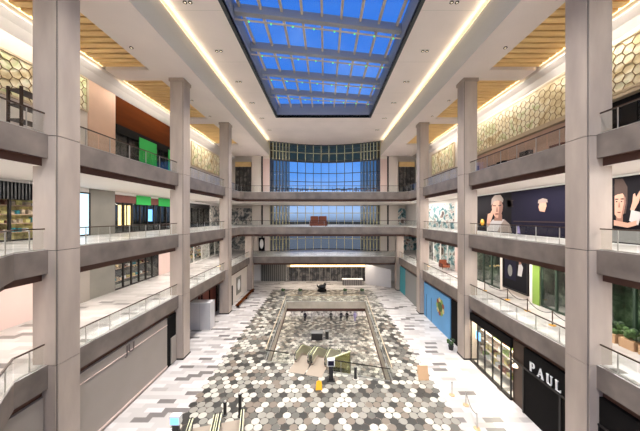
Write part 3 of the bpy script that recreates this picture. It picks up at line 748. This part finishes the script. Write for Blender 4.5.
# ------------------------------------------------------------------ balustrades on every gallery
LEV = {1: 'second-level', 2: 'third-level', 3: 'top'}
def balustrade(pts, z, label, group='glass balustrades round the atrium', rail='bronze', step=1.6, h=1.02, gm='glass_clear', inset_=0):
    pts = [Vector((*p, z)) for p in pts]
    c = sum(pts, Vector())/len(pts); t = thing('glass_balustrade', label, 'balustrade', tuple(c), group)
    b = MB()
    for p, q in zip(pts, pts[1:]): b.bar(p+Vector((0, 0, h)), q+Vector((0, 0, h)), .07, .06, rail)
    b.build('handrail', t)
    b = MB()
    for p, q in zip(pts, pts[1:]): b.bar(p+Vector((0, 0, .03)), q+Vector((0, 0, .03)), .09, .06, 'steel')
    b.build('base_rail', t)
    for p, q in zip(pts, pts[1:]):
        n = max(1, round((q-p).length/step)); d = (q-p)/n; e = d.normalized()*.04
        for k in range(n):
            b = MB(); b.bar(p+d*k+e+Vector((0, 0, h*.5)), p+d*(k+1)-e+Vector((0, 0, h*.5)), .016, h-.1, gm); b.build('glass_panel', t)
            b = MB(); b.bar(p+d*(k+.5)+Vector((0, 0, .02)), p+d*(k+.5)+Vector((0, 0, h)), .035, .035, 'steel'); b.build('post', t)
    return t
bays = [('nearest bay', -4, 12.4), ('between the first and second columns', 13.75, 23.5), ('between the second and third columns', 24.85, 34.55), ('past the third column', 35.9, 0)]
for lv in (1, 2, 3):
    ye = 46.1 if lv == 1 else 40.4; yb = 46.5 if lv == 1 else 41.0
    for side, x in (('left', FL-.12), ('right', FR+.12)):
        for nm, a, c in bays:
            c = c or ye
            lb = 'clear glass balustrade along %s %s gallery, %s' % (LEV[lv], side, nm)
            if nm == 'nearest bay' and side == 'left' and lv < 3: pts = [(-11.32, 4), (-11.32, 8.25), (FL-.12, 11.15), (FL-.12, 12.4)]
            else: pts = [(x, max(a, 5)), (x, c)]
            balustrade(pts, L[lv], lb)
    balustrade([(FL-.12, ye), (FL+.45, yb+.12), (FR-.45, yb+.12), (FR+.12, ye)], L[lv], 'clear glass balustrade across the %s back gallery at the far end' % LEV[lv], step=2.4)
# opening in the ground floor
def off(p, q, k): d = (Vector(q)-Vector(p)).normalized(); return Vector((d.y, -d.x))*k
nl, nr, fr, fl = (Vector(p) for p in VO)
o_ = .15
def edge(p, q): n = off(p, q, o_); return [tuple(p+n), tuple(q+n)]
e = edge(nl, nr); a, c = Vector(e[0]), Vector(e[1])
balustrade([tuple(a), tuple(a+(c-a)*.2)], 0, 'short glass balustrade at near left corner of floor opening, left of escalators', 'balustrades round the floor opening', 'dark_frame', gm='glass_clear')
balustrade([tuple(a+(c-a)*.56), tuple(c)], 0, 'glass balustrade along near edge of floor opening, right of the escalators', 'balustrades round the floor opening', 'dark_frame', gm='glass_clear')
balustrade(edge(nr, fr), 0, 'glass balustrade along the right edge of the floor opening', 'balustrades round the floor opening', 'rail_tan', gm='glass_clear')
balustrade(edge(fr, fl), 0, 'glass balustrade along the far edge of the floor opening', 'balustrades round the floor opening', 'rail_tan', gm='glass_clear')
balustrade(edge(fl, nl), 0, 'glass balustrade along the left edge of the floor opening', 'balustrades round the floor opening', 'rail_tan', gm='glass_clear')

# ------------------------------------------------------------------ escalators
DIR = Vector((.264, .9645, 0)); PER = Vector((.9645, -.264, 0))
def escalator(o, d, drop, label, group, flat=1.3, run=None, w=1.0, apron=1.5):
    """starts at o (floor level), travels along d, changes height by drop"""
    o = Vector(o); d = d.normalized(); p = Vector((d.y, -d.x, 0)); run = run or abs(drop)/math.tan(math.radians(30))
    t = thing('escalator', label, 'escalator', tuple(o), group)
    def at(u, x, z): return o+d*u+p*x+Vector((0, 0, z))
    prof = [(0, 0), (flat, 0), (flat+.5, drop*.03), (flat+run-.5, drop*.97), (flat+run, drop), (flat+run+flat, drop)]
    for x in (-w/2-.12, w/2+.12):
        b = MB()
        for (u0, z0), (u1, z1) in zip(prof, prof[1:]):
            b.hexa([at(u0, x-.1, z0-.75), at(u1, x-.1, z1-.75), at(u1, x+.1, z1-.75), at(u0, x+.1, z0-.75), at(u0, x-.1, z0+.14), at(u1, x-.1, z1+.14), at(u1, x+.1, z1+.14), at(u0, x+.1, z0+.14)], 'floor_plate')
        b.build('skirt', t)
        b = MB()
        for (u0, z0), (u1, z1) in zip(prof, prof[1:]):
            b.hexa([at(u0, x-.015, z0+.14), at(u1, x-.015, z1+.14), at(u1, x+.015, z1+.14), at(u0, x+.015, z0+.14), at(u0, x-.015, z0+.92), at(u1, x-.015, z1+.92), at(u1, x+.015, z1+.92), at(u0, x+.015, z0+.92)], 'escalator_panel')
        b.build('balustrade_panel', t)
        hp = [at(.1, x, .2), at(-.18, x, .3), at(-.3, x, .52), at(-.25, x, .78), at(0, x, .95)]+[at(u, x, z+.96) for u, z in prof[1:-1]]+[at(prof[-1][0], x, drop+.95), at(prof[-1][0]+.25, x, drop+.78), at(prof[-1][0]+.3, x, drop+.52), at(prof[-1][0]+.18, x, drop+.3)]
        b = MB(); b.tube(hp, .05, 'black_plastic'); b.build('handrail', t)
        b = MB()
        for (u0, z0), (u1, z1) in zip(prof, prof[1:]): b.bar(at(u0, x, z0+.89), at(u1, x, z1+.89), .2, .05, 'tread_yellow')
        b.build('rail_capping', t)
    b = MB(); n = max(2, int(run/.4))
    for k in range(n):
        u0 = flat+run*k/n; z = drop*(k+(1 if drop < 0 else 0))/n
        b.hexa([at(u0, -w/2, z-.22), at(u0+run/n, -w/2, z-.22), at(u0+run/n, w/2, z-.22), at(u0, w/2, z-.22), at(u0, -w/2, z), at(u0+run/n, -w/2, z), at(u0+run/n, w/2, z), at(u0, w/2, z)], 'step')
    b.build('steps', t)
    for u0, u1, z in ((-apron, flat, .012), (flat+run, flat+run+flat+1, drop+.012)):
        b = MB(); x = w/2+(.02 if u0 >= 0 else .22)
        b.hexa([at(u0, -x, z-.1), at(u1, -x, z-.1), at(u1, x, z-.1), at(u0, x, z-.1), at(u0, -x, z), at(u1, -x, z), at(u1, x, z), at(u0, x, z)], 'floor_plate'); b.build('landing_plate', t)
    return t
eA = Vector((-2.05, 23.0, 0)); eB = eA+PER*1.55
escalator(eA, DIR, B1, 'left escalator of the pair descending through the floor opening to the basement', 'escalators down through the floor opening')
escalator(eB, DIR, B1, 'right escalator of the pair descending through the floor opening to the basement', 'escalators down through the floor opening')
nA = Vector((-7.45, 15.7, 0)); ND = Vector((.25, -.968, 0)); NP = Vector((.968, .25, 0))
escalator(nA, ND, L[1], 'left escalator of the pair at the bottom left of the hall', 'escalators at the bottom left', flat=2.8, w=1.1, apron=.4)
escalator(nA+NP*1.62, ND, L[1], 'right escalator of the pair at the bottom left of the hall', 'escalators at the bottom left', flat=2.8, w=1.1, apron=.4)
b = MB(); b.prism([(-8.5, YN), (2.5, YN), (2.5, -.9), (-8.5, -.9)], L[1]-1.15, L[1]-.1, 'aisle', 'fascia', 'soffit'); struct(b, 'floor_landing')

# ------------------------------------------------------------------ downlights, added fill lights
def twin(loc, label):
    t = thing('twin_downlight', label, 'downlight', loc, 'twin downlights in the high ceiling')
    x, y, z = loc
    b = MB(); b.box(x-.42, x+.42, y-.2, y+.2, z-.03, z, 'soffit'); b.build('plate', t)
    for k in (-.2, .2):
        b = MB(); b.lathe((x+k, y, z-.09), [(.13, .06), (.15, 0), (.09, 0)], 'black_plastic', 12); q = b.build('lamp_ring', t)
        b = MB(); b.lathe((x+k, y, z-.092), [(.07, .0), (.07, .01)], 'lamp', 10); b.build('bulb', q)
    return t
ORD = ['first', 'second', 'third', 'fourth', 'fifth', 'sixth', 'seventh', 'eighth']
proto = None
for s, x in (('left', -10.2), ('right', 9.6)):
    for k in range(6):
        y = 19.0+k*5.6
        lb = 'black twin downlight in the %s strip of high ceiling, %s from the camera' % (s, ORD[k])
        if proto is None: proto = twin((x, y, HI), lb)
        else: dup(proto, (x, y, HI), lb)
for s, x in (('left', -10.2), ('right', 9.6)):
    o = area('ceiling_fill_strip', (x+(1.6 if s == 'left' else -1.6), 24, HI-.06), .5, 58, 6600, col=(1, .96, .92)); o.data.spread = math.radians(85)  # unseen strips added to light the hall evenly; the ceiling has no such slots
for x in (-8.5, -3, 3, 8.5):  # fill spots added behind the camera to brighten surfaces facing it
    spot('rear_fill_high', (x, -4.5, HI-.6), 3600, 100, (math.radians(58), 0, 0), (.86, .93, 1), .8)
    spot('rear_fill_low', (x, -4.5, L[3]-1.8), 1700, 130, (math.radians(80), 0, 0), (1, .9, .8), .8)
p2 = None
for s, x in (('left', -14.6), ('right', 13.6)):
    for k in range(5):
        y = 14.9+k*4.4
        if any(abs(y+.3-(c+.6)) < .9 for c in CY): y += 1.6
        lb = 'small black round downlight in the %s soffit over the columns, %s from the camera' % (s, ORD[k])
        if p2 is None:
            p2 = thing('round_downlight', lb, 'downlight', (x, y, SOF), 'round downlights in the soffit')
            b = MB(); b.lathe((x, y, SOF-.06), [(.12, .06), (.14, 0), (.09, 0)], 'black_plastic', 12); b.build('lamp_ring', p2)
            b = MB(); b.lathe((x, y, SOF-.062), [(.07, 0), (.07, .01)], 'lamp', 10); b.build('bulb', p2)
        else: dup(p2, (x, y, SOF), lb)

# ------------------------------------------------------------------ loose things
def stanchion(loc, label, m='steel', base_m='black_plastic', h=1.0, proto_=None, grp='stanchions'):
    t = thing('stanchion', label, 'stanchion', loc, grp); x, y, z = loc
    b = MB(); b.lathe(loc, [(.2, 0), (.2, .03), (.05, .06)], base_m); b.build('base', t)
    b = MB(); b.tube([(x, y, z+.05), (x, y, z+h-.08)], .035, m); b.build('post', t)
    b = MB(); b.ball((x, y, z+h-.04), .055, m); b.build('finial', t)
    return t
def rope(p, q, label, sag=.35, m='black_plastic', r=.025):
    p, q = Vector(p), Vector(q); b = MB()
    b.tube([p.lerp(q, i/10)-Vector((0, 0, sag*4*(i/10)*(1-i/10))) for i in range(11)], r, m); return tag(b.build('barrier_rope', None), label, 'rope', 'barrier ropes')
ys = [(15.6, 15.0), (15.1, 17.0), (15.5, 19.6), (15.9, 22.3), (15.6, 25.0)]
for k, (x, y) in enumerate(ys):
    stanchion((x, y, L[1]), 'slim post with yellow base on second-level right gallery, %s from the camera' % ORD[k], 'bronze', 'yellow', .95, grp='stanchions on the right gallery')
for k in range(4):
    (x, y), (u, v) = ys[k], ys[k+1]
    rope((x, y, L[1]+.9), (u, v, L[1]+.9), 'dark rope between stanchions on second-level right gallery, %s span from the camera' % ORD[k])
st = [P(466, 404, 17.9), P(477, 430, 15.9), P(452, 395, 18.9)]
for k, (p, w_) in enumerate(zip(st, ('middle', 'nearest', 'farthest'))): stanchion((p[0], p[1], 0), 'thin steel stanchion on pale aisle before the glazed shop, %s of three' % w_, 'steel', 'kraft', grp='stanchions on the ground-floor aisle')
rope((st[0][0], st[0][1], .92), (st[1][0], st[1][1], .92), 'grey rope between near stanchions on the right aisle', m='pier_grey')
for (px, d, lb) in ((225, 17.0, 'black post left of the near escalators'), (240, 16.9, 'tall black post right of the near escalators'), (355.5, 20.9, 'small black bollard right of the blue-topped pylon')):
    x = (px-VX)*d/F; h = 1.5 if 'tall' in lb else .9
    t = thing('bollard', lb, 'bollard', (x, d, 0))
    b = MB(); b.lathe((x, d, 0), [(.16, 0), (.16, .05), (.11, .08), (.11, h-.1), (.13, h-.08), (.13, h)], 'black_plastic', 12); b.build('body', t)
    b = MB(); b.lathe((x, d, h), [(.1, 0), (.08, .05), (.02, .07)], 'steel', 12); b.build('cap', t)
def pylon(px, d, lb, h, m):
    x = (px-VX)*d/F; t = thing('information_pylon', lb, 'pylon', (x, d, 0))
    b = MB(); b.box(x-.3, x+.3, d-.2, d+.2, 0, .05, 'black_plastic'); b.build('base', t)
    b = MB(); b.box(x-.17, x+.17, d-.1, d+.1, .05, h-.55, 'black_plastic'); b.build('body', t)
    b = MB(); b.box(x-.3, x+.3, d-.16, d+.16, h-.55, h, 'white_plastic'); hd = b.build('head', t, bevel=.03)
    b = MB(); b.box(x-.24, x+.24, d-.175, d-.161, h-.48, h-.1, m); b.build('screen', hd)
pylon(331, 20.6, 'black information pylon with white head before the escalators in the floor opening', 1.75, 'navy')
pylon(176, 15.3, 'information pylon with lit screen at the bottom left beside the near escalators', 1.35, 'screen')
x, d = (319-VX)*19.7/F, 19.7
t = thing('wet_floor_sign', 'yellow folding floor sign on the hexagon tiles before the escalators', 'floor sign', (x, d, 0))
for s in (-1, 1):
    b = MB(); b.hexa([(x-.26, d+s*.24-.02, 0), (x+.26, d+s*.24-.02, 0), (x+.26, d+s*.24+.02, 0), (x-.26, d+s*.24+.02, 0), (x-.18, d+s*.02-.02, .5), (x+.18, d+s*.02-.02, .5), (x+.18, d+s*.02+.02, .5), (x-.18, d+s*.02+.02, .5)], 'yellow'); b.build('board', t)
b = MB(); b.box(x-.1, x+.1, d-.04, d+.04, .5, .55, 'yellow'); b.build('handle', t)
x, d = (423-VX)*20.8/F, 20.8
t = thing('floor_easel', 'tan cardboard easel board on the tiles at the right', 'easel', (x, d, 0))
b = MB(); b.hexa([(x-.42, d-.2, .0), (x+.42, d-.2, .0), (x+.42, d-.15, .0), (x-.42, d-.15, .0), (x-.42, d+.12, 1.0), (x+.42, d+.12, 1.0), (x+.42, d+.17, 1.0), (x-.42, d+.17, 1.0)], 'kraft'); b.build('board', t)
for s in (-1, 1): b = MB(); b.bar((x+s*.3, d+.14, .95), (x+s*.3, d+.55, 0), .04, .04, 'kraft'); b.build('leg', t)
# frosted screen beside the escalators
p0, p1 = Vector((.45, 22.0, 0)), Vector((2.3, 23.2, 0))
t = thing('glass_screen', 'pale green glass side screen right of the descending escalators', 'glass screen', tuple(p0))
b = MB(); b.bar(p0+Vector((0, 0, -.2)), p1+Vector((0, 0, -.2)), .03, 2.3, 'glass_escalator'); b.build('glass_panel', t)
b = MB(); b.bar(p0+Vector((0, 0, .98)), p1+Vector((0, 0, .98)), .08, .06, 'tread_yellow'); b.build('handrail', t)
for q in (p0, p1): b = MB(); b.bar(q+Vector((0, 0, -1.4)), q+Vector((0, 0, .96)), .06, .06, 'steel', (0, 1, 0)); b.build('post', t)
# basement: kiosk, stools, mannequins, shop
def kiosk(loc, w, dd, h, lb):
    x, y, z = loc; t = thing('display_kiosk', lb, 'kiosk', loc)
    b = MB(); b.box(x-w/2, x+w/2, y-dd/2, y+dd/2, z, z+h-.08, 'black_plastic'); b.build('body', t)
    b = MB(); b.box(x-w/2-.05, x+w/2+.05, y-dd/2-.05, y+dd/2+.05, z+h-.08, z+h, 'hoard_slate'); b.build('worktop', t)
p = P(317, 338, 39.4); kiosk((p[0], p[1], B1), 1.7, 1.0, 1.1, 'black low kiosk on the basement floor beyond the escalators')
p = P(327, 338, 39.4); kiosk((p[0], p[1], B1), .5, .5, 1.3, 'narrow black plinth on the basement floor right of the low kiosk')
t = thing('shopfront', 'bright white basement shop with red sign seen through the floor opening', 'shopfront', (0, 48.4, B1))
b = MB(); b.box(-8, 8, 48.0, 48.45, B1+3.2, -1.5, 'wall_white'); b.build('header', t)
b = MB(); b.box(-1.4, 1.4, 47.93, 48.0, B1+3.3, B1+3.9, 'red_brown'); b.build('sign', t)
b = MB(); b.box(-8, 8, 48.38, 48.48, B1, B1+3.2, 'store_white'); b.build('back_panel', t)
for k in range(9): b = MB(); x = -8+k*2; b.box(x-.08, x+.08, 48.05, 48.3, B1, B1+3.2, 'hoard_grey'); b.build('post', t)
def mannequin(x, y, z, lb, m):
    t = thing('mannequin', lb, 'mannequin', (x, y, z), 'mannequins in the basement')
    b = MB()
    b.tube([(x-.1, y, z+.03), (x-.1, y, z+.45), (x-.09, y, z+.88)], [.05, .06, .09], m)
    b.tube([(x+.1, y, z+.03), (x+.1, y, z+.45), (x+.09, y, z+.88)], [.05, .06, .09], m)
    b.tube([(x, y, z+.8), (x, y, z+1.05), (x, y, z+1.38), (x, y, z+1.5), (x, y, z+1.58)], [.16, .14, .2, .12, .05], m, 12)
    for s in (-1, 1): b.tube([(x+s*.19, y, z+1.42), (x+s*.27, y, z+1.15), (x+s*.26, y-.08, z+.85)], [.06, .05, .035], m)
    b.ball((x, y, z+1.7), .1, m, (.85, .95, 1.2)); b.build('body', t)
    b = MB(); b.lathe((x, y, z), [(.25, 0), (.25, .03), (.03, .04)], 'steel'); b.build('base', t)
for k, (px, m) in enumerate(((305, 'navy'), (312, 'shirt'), (331, 'ink'), (341, 'navy'), (347, 'ink'), (355, 'purple_print'))):
    mannequin((px-VX)*46.0/F, 46.0, B1, 'standing mannequin in the basement shop front, %s from the left' % ORD[k], m)
# back of the ground floor
x, d = (322-VX)*45.5/F, 45.5
t = thing('sculpture', 'black rounded sculpture on a low plinth beyond the floor opening', 'sculpture', (x, d, 0))
b = MB(); b.lathe((x, d, 0), [(.8, 0), (.8, .25), (.75, .3)], 'dark_shop', 20); b.build('plinth', t)
b = MB(); b.ball((x, d, .75), .55, 'black_plastic', (1.3, .9, .85)); b.ball((x+.5, d, 1.15), .3, 'black_plastic'); b.tube([(x-.4, d, .5), (x-.8, d, .9), (x-.9, d, 1.2)], [.2, .15, .06], 'black_plastic'); b.build('figure', t, smooth=True)
t = thing('reception_counter', 'pale slatted counter at right before the far entrance', 'counter', (5.4, 49.6, 0))
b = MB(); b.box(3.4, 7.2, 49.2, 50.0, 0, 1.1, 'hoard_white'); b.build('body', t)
b = MB(); b.box(3.3, 7.3, 49.1, 50.1, 1.1, 1.18, 'white_plastic'); b.build('worktop', t)
for k in range(9): b = MB(); xx = 3.5+k*.42; b.box(xx, xx+.06, 49.14, 49.2, 0, 1.1, 'ink'); b.build('slat', t)
p3 = None
for k, px in enumerate((283, 300, 345, 362)):
    y = 43.6; x = (px-VX)*y/F; lb = 'low grey planter with clipped shrub beyond the floor opening, %s from the left' % ORD[k]
    if p3 is None:
        p3 = thing('planter_box', lb, 'planter', (x, y, 0), 'planters beyond the floor opening')
        b = MB(); b.box(x-.35, x+.35, y-.35, y+.35, 0, .55, 'pier_grey'); b.build('box', p3, bevel=.02)
        b = MB()
        for q in range(14): b.ball((x+random.uniform(-.25, .25), y+random.uniform(-.25, .25), .6+random.uniform(0, .3)), random.uniform(.12, .2), random.choice(['leaf', 'leaf_dark']), sub=1)
        b.build('foliage', p3)
    else: dup(p3, (x, y, 0), lb)
# back galleries
x, d, z = (318.5-VX)*43.2/F, 43.2, L[2]
t = thing('booth_sofa', 'orange-brown double sofa on the third-level back gallery', 'sofa', (x, d, z))
b = MB(); b.box(x-1.4, x+1.4, d-.45, d+.45, z+.12, z+.5, 'terracotta'); b.build('seat', t, bevel=.06)
for s in (-1, 1):
    b = MB(); b.box(x+s*.7-.68, x+s*.7+.68, d+.3, d+.55, z+.5, z+1.75, 'terracotta'); b.build('backrest', t, bevel=.12)
    b = MB(); b.box(x+s*1.4-.12, x+s*1.4+.12, d-.45, d+.5, z+.12, z+.95, 'red_brown'); b.build('armrest', t, bevel=.05)
    for q in (-.35, .4): b = MB(); b.box(x+s*1.2-.05, x+s*1.2+.05, d+q-.05, d+q+.05, z, z+.12, 'dark_frame'); b.build('leg', t)
for k, px in enumerate((282, 297, 311, 338, 350, 362, 374)):
    y = 42.6; x = (px-VX)*y/F; z = L[3]
    t = thing('cafe_table', 'small round table with brown chairs before the great window, %s from the left' % ORD[k], 'table', (x, y, z), 'tables before the great window')
    b = MB(); b.lathe((x, y, z+.7), [(.4, 0), (.4, .04)], 'white_plastic' if k == 2 else 'brown_wood', 16); b.build('tabletop', t)
    b = MB(); b.lathe((x, y, z), [(.25, 0), (.25, .03), (.04, .05), (.04, .7)], 'black_plastic', 10); b.build('base', t)
    for s, w_ in ((-1, 'left'), (1, 'right')):
        c = thing('cafe_chair', 'brown chair at the %s of the %s table from the left, before the great window' % (w_, ORD[k]), 'chair', (x+s*.75, y, z), 'chairs before the great window')
        xx = x+s*.75
        b = MB(); b.box(xx-.24, xx+.24, y-.24, y+.24, z+.42, z+.48, 'brown_wood'); b.build('seat', c)
        b = MB(); b.box(xx+s*.2, xx+s*.24, y-.24, y+.24, z+.48, z+.95, 'dark_shop'); b.build('backrest', c)
        for i in (-1, 1):
            for j in (-1, 1): b = MB(); b.box(xx+i*.2-.02, xx+i*.2+.02, y+j*.2-.02, y+j*.2+.02, z, z+.42, 'dark_frame'); b.build('leg', c)
t = thing('framed_picture', 'black framed oval mirror on the white wall of second-level back gallery', 'picture', (-13.0, 53.5, L[1]))  # framed wall poster with a white oval
b = MB(); b.box(-13.8, -12.6, 53.3, 53.55, L[1]+.1, L[1]+2.9, 'ink'); b.build('frame', t)
b = MB(); b.face([(-13.2+.38*math.cos(a), 53.29, L[1]+1.6+1.0*math.sin(a)) for a in (k*PI/9 for k in range(18))], 'white_plastic'); b.build('oval_print', t)
for s, lb in ((-1, 'dark glazed portal at far left of the top gallery, beside white pier'), (1, 'dark glazed portal at far right of the top gallery, beside white pier')):
    x0, x1 = sorted((s*16.0, s*19.2)); z = L[3]
    t = thing('glazed_portal', lb, 'shopfront', ((x0+x1)/2, 55.3, z))
    b = MB(); b.box(x0, x1, 55.2, 55.45, z, z+6.8, 'store_dark'); b.build('back_panel', t)
    for k in range(5): b = MB(); xx = x0+(x1-x0)*k/4; b.box(xx-.08, xx+.08, 55.05, 55.2, z, z+6.8, 'dark_frame'); b.build('post', t)
    b = MB(); b.box(x0-.1, x1+.1, 55.0, 55.4, z+6.8, z+7.85, 'slat'); b.build('header', t)
for lv in (1, 2):                                            # printed panels on the far corner walls
    for s, nm in ((-1, 'left'), (1, 'right')):
        x0, x1 = sorted((s*15.6, s*20.3)); z = L[lv]
        t = thing('poster', 'floral printed wall panel at far %s corner of the %s gallery' % (nm, LEV[lv]), 'poster', ((x0+x1)/2, 55.4, z))
        b = MB(); b.box(x0, x1, 55.3, 55.48, z, z+3.5, 'floral_teal' if s > 0 else 'floral_grey'); b.build('panel', t)
t = thing('lounge_chair', 'brown leather lounge chair on second-level right gallery past second column', 'chair', (17.0, 36.5, L[1]))
x, y, z = 16.6, 35.6, L[1]
t.location = (x, y, z)
b = MB(); b.box(x-.5, x+.5, y-.5, y+.5, z+.25, z+.5, 'terracotta'); b.build('seat', t, bevel=.05)
b = MB(); b.box(x-.5, x+.5, y+.35, y+.55, z+.5, z+1.2, 'terracotta'); b.build('backrest', t, bevel=.05)
for s in (-1, 1):
    b = MB(); b.box(x+s*.5-.08, x+s*.5+.08, y-.5, y+.5, z+.25, z+.75, 'red_brown'); b.build('armrest', t)
    for q in (-.4, .4): b = MB(); b.box(x+s*.42-.03, x+s*.42+.03, y+q-.03, y+q+.03, z, z+.25, 'dark_frame'); b.build('leg', t)
# lounge tables on the top left gallery, nearest bay
x, y, z = -16.6, 14.6, L[3]
t = thing('steel_frame_rack', 'dark metal rack with shelves on top left gallery, left of nearest column', 'rack', (x, y, z))
for i in (-.9, .9):
    for j in (-.35, .35): b = MB(); b.box(x+j-.05, x+j+.05, y+i-.05, y+i+.05, z, z+3.0, 'bronze'); b.build('post', t)
for k in range(4): b = MB(); b.box(x-.38, x+.38, y-.95, y+.95, z+.4+k*.8, z+.46+k*.8, 'bronze'); b.build('shelf', t)

# ------------------------------------------------------------------ lamps of the building
WARM = (1, .94, .87)
for lv in (1, 2, 3):                                          # strips under every gallery ceiling
    z = (L[lv+1]-1.56) if lv < 3 else SOF-.06
    for s, xa in ((-1, -17.3), (1, 15.6)):
        for y0, y1 in ((3, 11.5), (13, 23), (25, 34), (36, 44.5)):
            if lv == 3: continue
            area('gallery_strip_light', (xa, (y0+y1)/2, z), .5, y1-y0-1, 540, col=WARM)
    if lv < 3: area('gallery_strip_light', (0, 49, z), 16, .6, 800, col=WARM)
for s, xa, xo in ((-1, -17.2, -19.3), (1, 16.4, 18.6)):
    for y0, y1 in ((-1, 11), (12.8, 22.3), (24, 33.4), (35.2, 45.2)):
        area('slat_cove_lamp', (xo+s*.2, (y0+y1)/2, SOF+.03), .12, y1-y0-.3, 420, (0, s*math.radians(-205), 0), (1, .82, .55))
        area('wall_washer_lamp', (xo-s*.5, (y0+y1)/2, SOF-.1), .12, y1-y0-.6, 300, (0, s*math.radians(-22), 0), (1, .92, .8))
for s, x in ((-1, HL-.28), (1, HR+.28)):
    area('cove_lamp', (x, 24, SOF+2.98), .1, 58, 260, (0, s*math.radians(100), 0), (1, .86, .64))
area('entrance_lamp', (0, 49, L[1]-1.6), 18, .6, 700)
area('ground_shop_lamp', (gx+1.0, 20.9, 4.3), 1, 4.5, 800, col=(1, .88, .7))

# ------------------------------------------------------------------ dusk sky
w = bpy.data.worlds.new('dusk'); S.world = w; w.use_nodes = True; t = w.node_tree; t.nodes.clear(); n = N(t)
o = n.new('ShaderNodeOutputWorld'); bg = n.new('ShaderNodeBackground'); tc = n.new('ShaderNodeTexCoord')
sp = n.new('ShaderNodeSeparateXYZ'); n.put(sp.inputs[0], tc.outputs['Generated'])
rp = n.ramp(n.m('MULTIPLY_ADD', sp.outputs[2], .5, .5), [(0, (40, 44, 50)), (.485, (86, 96, 110)), (.51, (150, 178, 214)), (.58, (84, 140, 214)), (.75, (56, 118, 208)), (1, (50, 112, 204))])
nz = n.new('ShaderNodeTexNoise'); nz.inputs['Scale'].default_value = 5; nz.inputs['Detail'].default_value = 7; n.put(nz.inputs['Vector'], tc.outputs['Generated'])
cl = n.m('MULTIPLY', n.m('MAXIMUM', n.m('MULTIPLY_ADD', nz.outputs['Fac'], 3, -1.6), 0), .45)
n.put(bg.inputs[0], n.mix(cl, rp, rgb((150, 186, 236)))); bg.inputs[1].default_value = 1.3
t.links.new(bg.outputs[0], o.inputs[0])

# ------------------------------------------------------------------ camera
cd = bpy.data.cameras.new('camera'); cam = bpy.data.objects.new('camera', cd); COL.objects.link(cam)
cam.location = (0, 0, CZ); cam.rotation_euler = (PI/2, 0, 0)
cd.sensor_fit = 'HORIZONTAL'; cd.sensor_width = 36; cd.lens = 36*F/640; cd.shift_x = (320-VX)/640; cd.shift_y = (VY-215.5)/640; cd.clip_start = .1; cd.clip_end = 500
S.camera = cam
S.view_settings.view_transform = 'Standard'; S.view_settings.look = 'None'; S.view_settings.exposure = .06; S.view_settings.gamma = 1; S.view_settings.use_curve_mapping = False
